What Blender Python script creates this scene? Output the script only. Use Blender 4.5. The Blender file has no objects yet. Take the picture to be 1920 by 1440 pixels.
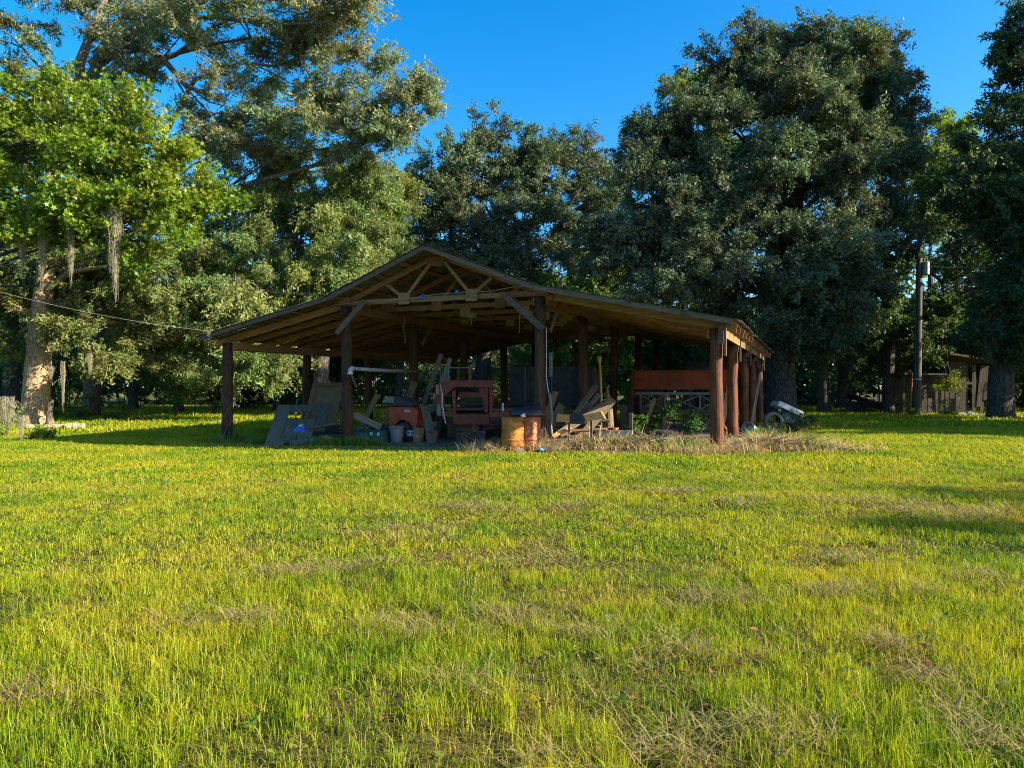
import bpy, math, random
import numpy as np
from mathutils import Vector, Matrix

# ------------------------------------------------------------------ camera, sky, sun, exposure
SC = bpy.context.scene
COL = SC.collection
R = math.radians
FPX, HORIZON, CAMH = 1370.0, 727.0, 1.65           # photo 1920 x 1440
cam_d = bpy.data.cameras.new('camera'); cam = bpy.data.objects.new('camera', cam_d); COL.objects.link(cam)
cam_d.sensor_width = 36.0; cam_d.lens = 36.0 * FPX / 1920.0
cam_d.clip_start = 0.05; cam_d.clip_end = 3000
cam.location = (0, 0, CAMH)
cam.rotation_euler = (R(90) + math.atan((HORIZON - 720) / FPX), 0, 0)
SC.camera = cam

SUN_AZ, SUN_EL = R(-15.0), R(26.0)                 # azimuth from +X (right of picture), minus = behind the camera
sun_dir = Vector((math.cos(SUN_AZ) * math.cos(SUN_EL), math.sin(SUN_AZ) * math.cos(SUN_EL), math.sin(SUN_EL)))
world = bpy.data.worlds.new('World'); SC.world = world; world.use_nodes = True
wn = world.node_tree; wn.nodes.clear()
wo = wn.nodes.new('ShaderNodeOutputWorld'); wb = wn.nodes.new('ShaderNodeBackground'); ws = wn.nodes.new('ShaderNodeTexSky')
wh = wn.nodes.new('ShaderNodeHueSaturation')
ws.sky_type = 'NISHITA'; ws.sun_disc = False
ws.sun_elevation = SUN_EL; ws.sun_rotation = R(90) - SUN_AZ
ws.air_density = 1.0; ws.dust_density = 1.0; ws.ozone_density = 4.0
wh.inputs['Saturation'].default_value = 1.38; wh.inputs['Hue'].default_value = 0.498
wb.inputs['Strength'].default_value = 0.108
wn.links.new(ws.outputs[0], wh.inputs['Color']); wn.links.new(wh.outputs[0], wb.inputs['Color']); wn.links.new(wb.outputs[0], wo.inputs[0])
sd = bpy.data.lights.new('sun', 'SUN'); sun = bpy.data.objects.new('sun', sd); COL.objects.link(sun)
sd.energy = 5.0; sd.angle = R(0.5); sd.color = (1.0, 0.88, 0.68)
sun.rotation_euler = (-sun_dir).to_track_quat('-Z', 'Y').to_euler()
SC.view_settings.view_transform = 'Standard'; SC.view_settings.look = 'None'
SC.view_settings.exposure = 1.52; SC.view_settings.gamma = 1.0; SC.view_settings.use_curve_mapping = False
SC.render.engine = 'CYCLES'
SC.cycles.max_bounces = 6; SC.cycles.diffuse_bounces = 4; SC.cycles.glossy_bounces = 2
SC.cycles.transmission_bounces = 3; SC.cycles.transparent_max_bounces = 4
SC.cycles.use_denoising = True; SC.cycles.denoiser = 'OPENIMAGEDENOISE'; SC.cycles.denoising_prefilter = 'NONE'; SC.cycles.filter_width = 1.1
SC.cycles.sample_clamp_indirect = 4.0

rng = np.random.default_rng(11)
random.seed(5)

# ------------------------------------------------------------------ frames
TH = R(22.2)
OX, OY = -2.136, 21.1
def W(s, d, z=0.0):
    """barn frame (along gable, depth, height) to world"""
    return Vector((OX + s * math.cos(TH) + d * math.sin(TH), OY - s * math.sin(TH) + d * math.cos(TH), z))
def pt(px, py, Y):
    return Vector(((px - 960) / FPX * Y, Y, CAMH - (py - HORIZON) / FPX * Y))
def gz(x, y):
    return 0.19 * np.tanh(np.asarray(x, float) / 9.0) * np.exp(-((np.asarray(y, float) - 19) / 13.0) ** 2)
def gzs(x, y): return float(gz(x, y))
def on_ground(px, Y):
    x = (px - 960) / FPX * Y
    return Vector((x, Y, gzs(x, Y)))

# ------------------------------------------------------------------ materials
MATS = {}
def nodes_of(name):
    m = bpy.data.materials.new(name); m.use_nodes = True
    nt = m.node_tree
    return m, nt, nt.nodes, nt.links, nt.nodes['Principled BSDF']
def mat(name, c1, c2, scale=6.0, rough=0.75, bump=0.25, metal=0.0, stretch=(1, 1, 1), c3=None, c3_at=0.62, spec=0.3, detail=6.0):
    """two-tone grained surface with a random offset per object; c3 adds worn / rusty patches"""
    if name in MATS: return MATS[name]
    m, nt, N, L, b = nodes_of(name)
    tc = N.new('ShaderNodeTexCoord'); mp = N.new('ShaderNodeMapping'); oi = N.new('ShaderNodeObjectInfo')
    ad = N.new('ShaderNodeVectorMath'); ad.operation = 'ADD'
    ml = N.new('ShaderNodeMath'); ml.operation = 'MULTIPLY'; ml.inputs[1].default_value = 37.0
    L.new(oi.outputs['Random'], ml.inputs[0]); L.new(tc.outputs['Object'], ad.inputs[0]); L.new(ml.outputs[0], ad.inputs[1])
    L.new(ad.outputs[0], mp.inputs['Vector']); mp.inputs['Scale'].default_value = stretch
    n1 = N.new('ShaderNodeTexNoise'); n1.inputs['Scale'].default_value = scale; n1.inputs['Detail'].default_value = detail; n1.inputs['Roughness'].default_value = 0.65
    L.new(mp.outputs[0], n1.inputs['Vector'])
    cr = N.new('ShaderNodeValToRGB'); cr.color_ramp.elements[0].position = 0.34; cr.color_ramp.elements[1].position = 0.68
    cr.color_ramp.elements[0].color = (*c1, 1); cr.color_ramp.elements[1].color = (*c2, 1)
    L.new(n1.outputs[0], cr.inputs[0])
    out = cr.outputs[0]
    if c3 is not None:
        n2 = N.new('ShaderNodeTexNoise'); n2.inputs['Scale'].default_value = scale * 0.6; n2.inputs['Detail'].default_value = 8.0; n2.inputs['Roughness'].default_value = 0.7
        L.new(ad.outputs[0], n2.inputs['Vector'])
        r2 = N.new('ShaderNodeValToRGB'); r2.color_ramp.elements[0].position = c3_at - 0.06; r2.color_ramp.elements[1].position = c3_at + 0.05
        L.new(n2.outputs[0], r2.inputs[0])
        mx = N.new('ShaderNodeMix'); mx.data_type = 'RGBA'
        L.new(r2.outputs[0], mx.inputs['Factor']); L.new(out, mx.inputs['A']); mx.inputs['B'].default_value = (*c3, 1)
        out = mx.outputs['Result']
    hv = N.new('ShaderNodeHueSaturation'); mr = N.new('ShaderNodeMapRange')
    mr.inputs['To Min'].default_value = 0.78; mr.inputs['To Max'].default_value = 1.22
    L.new(oi.outputs['Random'], mr.inputs['Value']); L.new(mr.outputs[0], hv.inputs['Value']); L.new(out, hv.inputs['Color'])
    L.new(hv.outputs[0], b.inputs['Base Color'])
    b.inputs['Roughness'].default_value = rough; b.inputs['Metallic'].default_value = metal; b.inputs['Specular IOR Level'].default_value = spec
    if bump:
        bp = N.new('ShaderNodeBump'); bp.inputs['Strength'].default_value = bump; bp.inputs['Distance'].default_value = 0.02
        L.new(n1.outputs[0], bp.inputs['Height']); L.new(bp.outputs[0], b.inputs['Normal'])
    MATS[name] = m
    return m
def plain(name, c, rough=0.6, metal=0.0, spec=0.3):
    return mat(name, tuple(x * 0.85 for x in c), tuple(x * 1.12 for x in c), 9.0, rough, 0.08, metal, spec=spec)

def bark_mat(name, c1, c2, scale=7.0):
    """broken vertical plates: two stretched noises and fine cracks"""
    m, nt, N, L, b = nodes_of(name)
    tc = N.new('ShaderNodeTexCoord'); mp = N.new('ShaderNodeMapping'); mp.inputs['Scale'].default_value = (1, 1, 0.28)
    L.new(tc.outputs['Object'], mp.inputs[0])
    n1 = N.new('ShaderNodeTexNoise'); n1.inputs['Scale'].default_value = scale * 1.6; n1.inputs['Detail'].default_value = 7; n1.inputs['Roughness'].default_value = 0.7
    n1.inputs['Distortion'].default_value = 0.6; L.new(mp.outputs[0], n1.inputs['Vector'])
    v = N.new('ShaderNodeTexVoronoi'); v.feature = 'DISTANCE_TO_EDGE'; v.inputs['Scale'].default_value = scale * 2.2; L.new(mp.outputs[0], v.inputs['Vector'])
    pw = N.new('ShaderNodeMath'); pw.operation = 'MULTIPLY_ADD'; pw.inputs[1].default_value = 0.55; L.new(v.outputs['Distance'], pw.inputs[0]); L.new(n1.outputs[0], pw.inputs[2])
    cr = N.new('ShaderNodeValToRGB'); cr.color_ramp.elements[0].position = 0.42; cr.color_ramp.elements[1].position = 0.78
    cr.color_ramp.elements[0].color = (*[x * 0.4 for x in c1], 1); cr.color_ramp.elements[1].color = (*c2, 1)
    e = cr.color_ramp.elements.new(0.55); e.color = (*c1, 1)
    L.new(pw.outputs[0], cr.inputs[0]); L.new(cr.outputs[0], b.inputs['Base Color'])
    bp = N.new('ShaderNodeBump'); bp.inputs['Strength'].default_value = 0.9; bp.inputs['Distance'].default_value = 0.05
    L.new(pw.outputs[0], bp.inputs['Height']); L.new(bp.outputs[0], b.inputs['Normal'])
    b.inputs['Roughness'].default_value = 0.9; b.inputs['Specular IOR Level'].default_value = 0.1
    return m

def leaf_mat(name, rough=0.55, spec=0.3, trans=0.38, tcol=(1.25, 1.25, 0.45), source='GEOMETRY'):
    m, nt, N, L, b = nodes_of(name)
    a = N.new('ShaderNodeAttribute'); a.attribute_type = source; a.attribute_name = 'tint'
    col = a.outputs['Color']
    if source == 'INSTANCER':
        g = N.new('ShaderNodeAttribute'); g.attribute_type = 'GEOMETRY'; g.attribute_name = 'blade'
        mx = N.new('ShaderNodeMix'); mx.data_type = 'RGBA'; mx.blend_type = 'MULTIPLY'; mx.inputs['Factor'].default_value = 1.0
        L.new(col, mx.inputs['A']); L.new(g.outputs['Color'], mx.inputs['B']); col = mx.outputs['Result']
    L.new(col, b.inputs['Base Color'])
    b.inputs['Roughness'].default_value = rough; b.inputs['Specular IOR Level'].default_value = spec
    t = N.new('ShaderNodeBsdfTranslucent'); m2 = N.new('ShaderNodeMix'); m2.data_type = 'RGBA'; m2.blend_type = 'MULTIPLY'; m2.inputs['Factor'].default_value = 1.0
    L.new(col, m2.inputs['A']); m2.inputs['B'].default_value = (*tcol, 1); L.new(m2.outputs['Result'], t.inputs['Color'])
    ms = N.new('ShaderNodeMixShader'); ms.inputs[0].default_value = trans
    L.new(b.outputs[0], ms.inputs[1]); L.new(t.outputs[0], ms.inputs[2])
    L.new(ms.outputs[0], N['Material Output'].inputs['Surface'])
    return m

M_post = mat('creosote_pole', (0.016, 0.009, 0.005), (0.105, 0.050, 0.022), 4, 0.8, 0.9, stretch=(7, 7, 0.35), c3=(0.02, 0.012, 0.008), c3_at=0.60)
M_post_r = mat('stripped_red_pole', (0.03, 0.010, 0.004), (0.25, 0.070, 0.016), 4, 0.55, 0.9, stretch=(8, 8, 0.35), c3=(0.05, 0.018, 0.008), c3_at=0.60)
M_wood = mat('aged_pine', (0.15, 0.085, 0.034), (0.32, 0.19, 0.08), 4, 0.8, 0.4, stretch=(0.6, 6, 6), c3=(0.10, 0.06, 0.035), c3_at=0.68)
M_rake = mat('grey_rake_board', (0.07, 0.050, 0.030), (0.17, 0.125, 0.078), 4, 0.9, 0.4, stretch=(0.6, 6, 6), c3=(0.035, 0.03, 0.025), c3_at=0.62)
M_woodg = mat('grey_board', (0.075, 0.056, 0.036), (0.19, 0.145, 0.095), 4, 0.85, 0.4, stretch=(0.6, 6, 6), c3=(0.07, 0.06, 0.05), c3_at=0.66)
M_woodv = mat('grey_upright_board', (0.05, 0.042, 0.033), (0.13, 0.108, 0.085), 4, 0.85, 0.4, stretch=(6, 6, 0.5), c3=(0.06, 0.055, 0.05), c3_at=0.64)
M_pale = mat('bleached_board', (0.22, 0.17, 0.11), (0.40, 0.32, 0.22), 4, 0.85, 0.3, stretch=(0.6, 6, 6))
M_ply = mat('pale_plywood', (0.36, 0.31, 0.16), (0.50, 0.44, 0.24), 5, 0.8, 0.1)
M_new = mat('orange_lumber', (0.42, 0.19, 0.06), (0.62, 0.30, 0.10), 4, 0.7, 0.2, stretch=(0.5, 6, 6))
M_tin = mat('corrugated_tin', (0.13, 0.13, 0.13), (0.26, 0.25, 0.24), 2.5, 0.5, 0.1, 0.5, c3=(0.16, 0.07, 0.03), c3_at=0.56)
M_redp = mat('faded_red_paint', (0.15, 0.030, 0.018), (0.24, 0.055, 0.032), 5, 0.6, 0.15, c3=(0.14, 0.06, 0.03), c3_at=0.62)
M_hop = mat('rusty_orange_paint', (0.17, 0.032, 0.011), (0.26, 0.055, 0.018), 4, 0.65, 0.15, c3=(0.12, 0.035, 0.02), c3_at=0.56)
M_orange = mat('orange_red_enamel', (0.26, 0.040, 0.014), (0.36, 0.062, 0.02), 3, 0.5, 0.08, c3=(0.11, 0.035, 0.018), c3_at=0.60)
M_yel = mat('yellow_ochre_drum', (0.26, 0.10, 0.012), (0.42, 0.175, 0.022), 5, 0.65, 0.15, c3=(0.15, 0.055, 0.02), c3_at=0.52)
M_rust = mat('flaking_rust', (0.16, 0.045, 0.018), (0.34, 0.10, 0.035), 12, 0.85, 0.5, c3=(0.42, 0.22, 0.14), c3_at=0.57)
M_rustd = mat('dark_rust', (0.07, 0.03, 0.018), (0.17, 0.07, 0.035), 10, 0.85, 0.4)
M_steel = mat('dull_steel', (0.10, 0.10, 0.10), (0.20, 0.19, 0.18), 8, 0.5, 0.15, 0.4, c3=(0.12, 0.06, 0.03), c3_at=0.62)
M_black = mat('black_plastic', (0.012, 0.013, 0.015), (0.03, 0.033, 0.038), 8, 0.45, 0.3, spec=0.5)
M_tire = mat('old_tyre_rubber', (0.02, 0.02, 0.02), (0.055, 0.052, 0.05), 12, 0.85, 0.3)
M_tirew = mat('dusty_grey_tyre', (0.08, 0.08, 0.075), (0.18, 0.175, 0.16), 12, 0.85, 0.3)
M_gpan = mat('grey_green_paint', (0.055, 0.058, 0.043), (0.098, 0.10, 0.076), 3, 0.85, 0.2, stretch=(4, 0.5, 4), c3=(0.10, 0.105, 0.09), c3_at=0.66)
M_tan = mat('tan_board', (0.12, 0.08, 0.04), (0.20, 0.14, 0.07), 4, 0.75, 0.2)
M_blue = mat('blue_plastic', (0.01, 0.09, 0.50), (0.02, 0.15, 0.70), 5, 0.35, 0.02, spec=0.5)
M_white = mat('white_paint', (0.38, 0.39, 0.38), (0.58, 0.58, 0.56), 6, 0.5, 0.05, c3=(0.40, 0.38, 0.34), c3_at=0.68)
M_pvc = mat('mottled_pipe', (0.30, 0.30, 0.26), (0.60, 0.60, 0.54), 14, 0.5, 0.05, c3=(0.16, 0.15, 0.11), c3_at=0.56)
M_green = mat('dark_green_box', (0.015, 0.05, 0.04), (0.025, 0.075, 0.06), 5, 0.5, 0.1)
M_bin = mat('taupe_plastic', (0.14, 0.115, 0.10), (0.19, 0.16, 0.14), 4, 0.6, 0.05)
M_conc = mat('grey_stone', (0.16, 0.15, 0.13), (0.30, 0.28, 0.25), 9, 0.9, 0.5)
M_galv = mat('galvanised_metal', (0.30, 0.31, 0.32), (0.46, 0.47, 0.48), 6, 0.42, 0.05, 0.5)
M_pole = mat('grey_utility_pole', (0.06, 0.056, 0.048), (0.14, 0.13, 0.11), 5, 0.85, 0.4, stretch=(7, 7, 0.4))
M_wire = plain('pale_wire', (0.22, 0.21, 0.19), 0.5)
M_dirt = mat('packed_dirt', (0.07, 0.055, 0.04), (0.16, 0.13, 0.10), 2.2, 0.95, 0.5)
M_dark = mat('dark_canvas', (0.022, 0.026, 0.026), (0.045, 0.05, 0.05), 3, 0.9, 0.2)
M_iron = plain('black_iron', (0.015, 0.016, 0.018), 0.6)
M_yelp = plain('yellow_paint', (0.55, 0.40, 0.08), 0.55)
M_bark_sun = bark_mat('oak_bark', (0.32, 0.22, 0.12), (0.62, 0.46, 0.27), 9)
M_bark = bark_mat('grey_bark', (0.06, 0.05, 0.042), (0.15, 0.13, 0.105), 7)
M_limb = bark_mat('pale_limb_bark', (0.11, 0.09, 0.07), (0.24, 0.20, 0.155), 7)
M_leaf = leaf_mat('oak_leaf')
M_leafo = leaf_mat('live_oak_leaf', rough=0.55, spec=0.26, trans=0.26)
M_leafg = leaf_mat('sweetgum_leaf', rough=0.45, spec=0.4, trans=0.42, tcol=(1.3, 1.35, 0.4))
M_hay = leaf_mat('hay_blade', rough=0.7, spec=0.2, trans=0.25, tcol=(1.1, 1.05, 0.9))
M_moss = leaf_mat('moss_strand', rough=0.9, spec=0.1, trans=0.25, tcol=(1.1, 1.05, 0.9))

# ------------------------------------------------------------------ mesh helpers
class MB:
    """collects shapes, then becomes one mesh object"""
    def __init__(self): self.v = []; self.f = []; self.n = 0
    def add(self, verts, faces):
        verts = np.asarray(verts, float).reshape(-1, 3)
        self.v.append(verts); self.f += [tuple(i + self.n for i in f) for f in faces]; self.n += len(verts)
    def box(self, c, size, rot=None, taper=None):
        h = np.array(size) / 2.0
        p = np.array([[x, y, z] for z in (-1, 1) for y in (-1, 1) for x in (-1, 1)], float) * h
        if taper: p[4:, :2] *= taper
        if rot is not None: p = p @ np.array(rot.to_3x3()).T
        self.add(p + np.array(c), [(0, 2, 3, 1), (4, 5, 7, 6), (0, 1, 5, 4), (2, 6, 7, 3), (0, 4, 6, 2), (1, 3, 7, 5)])
        return self
    def bar(self, a, b, w, h, up=(0, 0, 1)):
        """rectangular bar from a to b: w across, h along up"""
        a = Vector(a); b = Vector(b); d = b - a; L = d.length
        x = d.normalized(); y = Vector(up).cross(x)
        if y.length < 1e-4: y = Vector((0, 1, 0)).cross(x)
        y.normalize(); z = x.cross(y)
        m = Matrix((x, y, z)).transposed()
        return self.box((a + b) / 2, (L, w, h), m)
    def tube(self, path, radii, sides=8, cap=True, wob=0.0, seed=0):
        P = [Vector(p) for p in path]; n = len(P)
        if not hasattr(radii, '__len__'): radii = [radii] * n
        rr = np.random.default_rng(seed)
        V = []; ref = None
        for i, p in enumerate(P):
            t = (P[min(i + 1, n - 1)] - P[max(i - 1, 0)])
            t = t.normalized() if t.length > 1e-9 else Vector((0, 0, 1))
            if ref is None:
                ref = Vector((1, 0, 0)) if abs(t.x) < 0.8 else Vector((0, 1, 0))
            u = (ref - t * ref.dot(t)).normalized(); w = t.cross(u); ref = u
            for k in range(sides):
                an = 2 * math.pi * k / sides
                r = radii[i] * (1 + (rr.uniform(-wob, wob) if wob else 0))
                V.append(p + u * (r * math.cos(an)) + w * (r * math.sin(an)))
        F = []
        for i in range(n - 1):
            for k in range(sides):
                k2 = (k + 1) % sides
                F.append((i * sides + k, i * sides + k2, (i + 1) * sides + k2, (i + 1) * sides + k))
        if cap:
            F.append(tuple(range(sides - 1, -1, -1))); F.append(tuple((n - 1) * sides + k for k in range(sides)))
        self.add([tuple(v) for v in V], F)
        return self
    def lathe(self, prof, sides=24, c=(0, 0, 0), rot=None, close=False):
        """profile [(r, z)...] revolved about z"""
        V = []
        for r, z in prof:
            for k in range(sides):
                a = 2 * math.pi * k / sides; V.append((r * math.cos(a), r * math.sin(a), z))
        V = np.array(V)
        if rot is not None: V = V @ np.array(rot.to_3x3()).T
        F = []; n = len(prof)
        rng_ = range(n if close else n - 1)
        for i in rng_:
            j = (i + 1) % n
            for k in range(sides):
                k2 = (k + 1) % sides
                F.append((i * sides + k, i * sides + k2, j * sides + k2, j * sides + k))
        if not close:
            F.append(tuple(range(sides - 1, -1, -1))); F.append(tuple((n - 1) * sides + k for k in range(sides)))
        self.add(V + np.array(c), F)
        return self
    def prism(self, poly, y0, y1):
        """polygon in x,z extruded along y"""
        n = len(poly)
        V = [(x, y0, z) for x, z in poly] + [(x, y1, z) for x, z in poly]
        F = [tuple(range(n)), tuple(range(2 * n - 1, n - 1, -1))]
        F += [(i, i + n, (i + 1) % n + n, (i + 1) % n) for i in range(n)]
        self.add(V, F); return self
    def mesh(self, name, smooth=False):
        me = bpy.data.meshes.new(name)
        me.from_pydata(np.concatenate(self.v).tolist(), [], self.f)
        if smooth: me.polygons.foreach_set('use_smooth', [True] * len(me.polygons))
        me.update()
        return me
    def build(self, name, m, parent=None, smooth=False, bevel=0.0, loc=None, rotz=None):
        o = link(name, self.mesh(name, smooth), m, parent)
        if loc is not None: o.location = loc
        if rotz is not None: o.rotation_euler = (0, 0, rotz)
        if bevel:
            b = o.modifiers.new('bevel', 'BEVEL'); b.width = bevel; b.segments = 2; b.limit_method = 'ANGLE'
        return o

def link(name, me, m, parent=None):
    if m is not None and not me.materials: me.materials.append(m)
    o = bpy.data.objects.new(name, me); COL.objects.link(o)
    if parent is not None: o.parent = parent
    return o
def tag(o, label, cat, group=None):
    o['label'] = label; o['category'] = cat
    if group: o['group'] = group
    return o
def struct(o, kind='structure', label=None, cat=None):
    o['kind'] = kind
    if label: o['label'] = label
    if cat: o['category'] = cat
    return o
def thing(name, label, cat, loc=(0, 0, 0), rotz=0.0, group=None):
    o = bpy.data.objects.new(name, None); COL.objects.link(o)
    o.location = loc; o.rotation_euler = (0, 0, rotz)
    return tag(o, label, cat, group)
def grounded(v): return Vector((v.x, v.y, gzs(v.x, v.y) + v.z))
def at(s, d, z=0.0): return grounded(W(s, d, z))

def quick_mesh(name, verts, quads=None, tris=None, ngon=None):
    """big meshes straight from arrays; ngon = (loops per face, index array)"""
    me = bpy.data.meshes.new(name)
    if quads is not None: idx, k = np.asarray(quads, np.int32), 4
    elif tris is not None: idx, k = np.asarray(tris, np.int32), 3
    else: k, idx = ngon[0], np.asarray(ngon[1], np.int32)
    nf = len(idx)
    me.vertices.add(len(verts)); me.vertices.foreach_set('co', np.asarray(verts, np.float32).ravel())
    me.loops.add(nf * k); me.loops.foreach_set('vertex_index', idx.ravel())
    me.polygons.add(nf); me.polygons.foreach_set('loop_start', np.arange(0, nf * k, k, dtype=np.int32))
    me.update(calc_edges=True)
    return me
def set_tint(me, cols, name='tint'):
    a = me.attributes.new(name, 'FLOAT_COLOR', 'POINT')
    c = np.ones((len(me.vertices), 4), np.float32); c[:, :3] = cols
    a.data.foreach_set('color', c.ravel())

def unit(a): return a / np.maximum(np.linalg.norm(a, axis=1, keepdims=True), 1e-9)
def leaf_mesh(name, C, A, Nn, Ln, Wd, tint, star=False, tri=False):
    """one folded blade (or five-pointed star) per centre: A = leaf axis, Nn = face normal"""
    A = unit(A); B = unit(np.cross(Nn, A)); Nn = np.cross(A, B)
    Ln = Ln[:, None]; Wd = Wd[:, None]; n = len(C)
    if star:
        pts = []
        for k in range(10):
            an = math.pi * k / 5
            r = 0.5 if k % 2 == 0 else 0.2
            pts.append(C + A * (math.cos(an) * r) * Ln + B * (math.sin(an) * r) * Ln - Nn * (0.10 if k % 2 == 0 else 0) * Ln)
        V = np.stack(pts, 1).reshape(-1, 3)
        me = quick_mesh(name, V, ngon=(10, np.arange(n * 10).reshape(-1, 10)))
        set_tint(me, np.repeat(tint, 10, 0))
    elif tri:
        V = np.stack([C - A * Ln * 0.45 + B * Wd * 0.5, C - A * Ln * 0.3 - B * Wd * 0.5, C + A * Ln * 0.5], 1).reshape(-1, 3)
        me = quick_mesh(name, V, tris=np.arange(n * 3).reshape(-1, 3))
        set_tint(me, np.repeat(tint, 3, 0))
    else:
        fold = 0.18
        V = np.stack([C - A * Ln * 0.5, C + B * Wd * 0.5 + Nn * Wd * fold, C + A * Ln * 0.5, C - B * Wd * 0.5 + Nn * Wd * fold], 1).reshape(-1, 3)
        me = quick_mesh(name, V, quads=np.arange(n * 4).reshape(-1, 4))
        set_tint(me, np.repeat(tint, 4, 0))
    return me

def hsv_tint(base, n, dv=0.25, dh=0.10, gen=None):
    g = gen or rng
    c = np.tile(np.array(base, float), (n, 1))
    c *= g.uniform(1 - dv, 1 + dv, (n, 1))
    c[:, 0] *= g.uniform(1 - dh * 1.6, 1 + dh * 1.6, n); c[:, 2] *= g.uniform(1 - dh, 1 + dh, n)
    return c

def crown(lobes, leaf, tint, gen, spread=(0.45, 0.9), per=60, droop=0.0, aspect=0.42, star=False, name='crown', hang=0.0, shell=0.5, dv=0.28, sat=0, tri=False):
    """lobes: (centre, (rx, ry, rz), size).  Each lobe carries boughs, each bough a spray of twigs, each twig its leaves; returns mesh + bough centres"""
    if sat:
        more = []
        for c, r, k in lobes:
            for q in range(sat):
                u = unit(gen.normal(size=(1, 3)) + np.array([[0, -0.25, 0.45]]))[0]; f = gen.uniform(0.28, 0.5)
                more.append((np.array(c) + u * np.array(r) * gen.uniform(0.85, 1.15), tuple(np.array(r) * f), max(5, int(k * f * f * 1.1))))
        lobes = list(lobes) + more
    BC, BU, BS = [], [], []
    for c, r, k in lobes:
        nb = max(1, int(round(k / 5 + gen.uniform(-.4, .4))))
        u = unit(gen.normal(size=(nb, 3)))
        rad = np.where(gen.uniform(0, 1, (nb, 1)) < 0.22, gen.uniform(.1, .6, (nb, 1)), gen.uniform(.35, 1.0, (nb, 1)) ** shell * gen.uniform(.9, 1.12, (nb, 1)))
        BC.append(np.array(c) + u * rad * np.array(r)); BU.append(u); BS.append(gen.uniform(spread[0], spread[1], nb) * gen.choice([.75, 1.0, 1.0, 1.3], nb))
    BC = np.concatenate(BC); BU = np.concatenate(BU); BS = np.concatenate(BS); k = len(BC)
    nt = 15; T = k * nt; bi = np.repeat(np.arange(k), nt)
    tdir = unit(BU[bi] * 0.55 + gen.normal(size=(T, 3)) * np.array([.9, .9, .6]) + np.array([0, 0, .12 - hang]))
    tst = BC[bi] + gen.normal(size=(T, 3)) * np.array([.30, .30, .22]) * BS[bi, None]; tln = BS[bi] * gen.uniform(.55, 1.35, T)
    num = np.maximum(2, gen.poisson(per * 5 / nt * (BS[bi] / BS.mean()) ** 1.6))
    idx = np.repeat(np.arange(T), num); n = len(idx)
    t = gen.uniform(.05, 1, n) ** 0.8
    off = np.clip(gen.normal(size=(n, 3)), -1.6, 1.6) * (0.055 + 0.07 * BS[bi][idx])[:, None]
    C = tst[idx] + tdir[idx] * (tln[idx] * t)[:, None] + off
    C[:, 2] -= (0.12 + droop) * tln[idx] * t * t
    A = tdir[idx] * 0.75 + gen.normal(size=(n, 3)) * 0.55 + np.array([0, 0, -0.2 - hang])
    Nn = gen.normal(size=(n, 3)) * 0.62 + np.array([0, 0, 0.6]) + BU[bi][idx] * 0.45
    bt = hsv_tint((1, 1, 1), k, dv, 0.12, gen)[bi] * gen.uniform(.85, 1.15, (T, 1))
    tc = np.array(tint) * bt[idx] * gen.uniform(0.78, 1.22, (n, 1))
    Ln = leaf * gen.uniform(0.65, 1.35, n)
    return leaf_mesh(name, C, A, Nn, Ln, Ln * aspect, tc, star, tri), BC

def limb_path(a, b, gen, n=5, sag=0.0, wig=0.12):
    a = np.array(a, float); b = np.array(b, float); L = np.linalg.norm(b - a)
    P = []
    for i in range(n + 1):
        t = i / n
        p = a + (b - a) * t
        p = p + gen.normal(size=3) * wig * L * 0.35 * math.sin(math.pi * t) * np.array([1, 1, 0.6])
        p[2] += sag * L * math.sin(math.pi * t)
        P.append(p)
    return P

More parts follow.
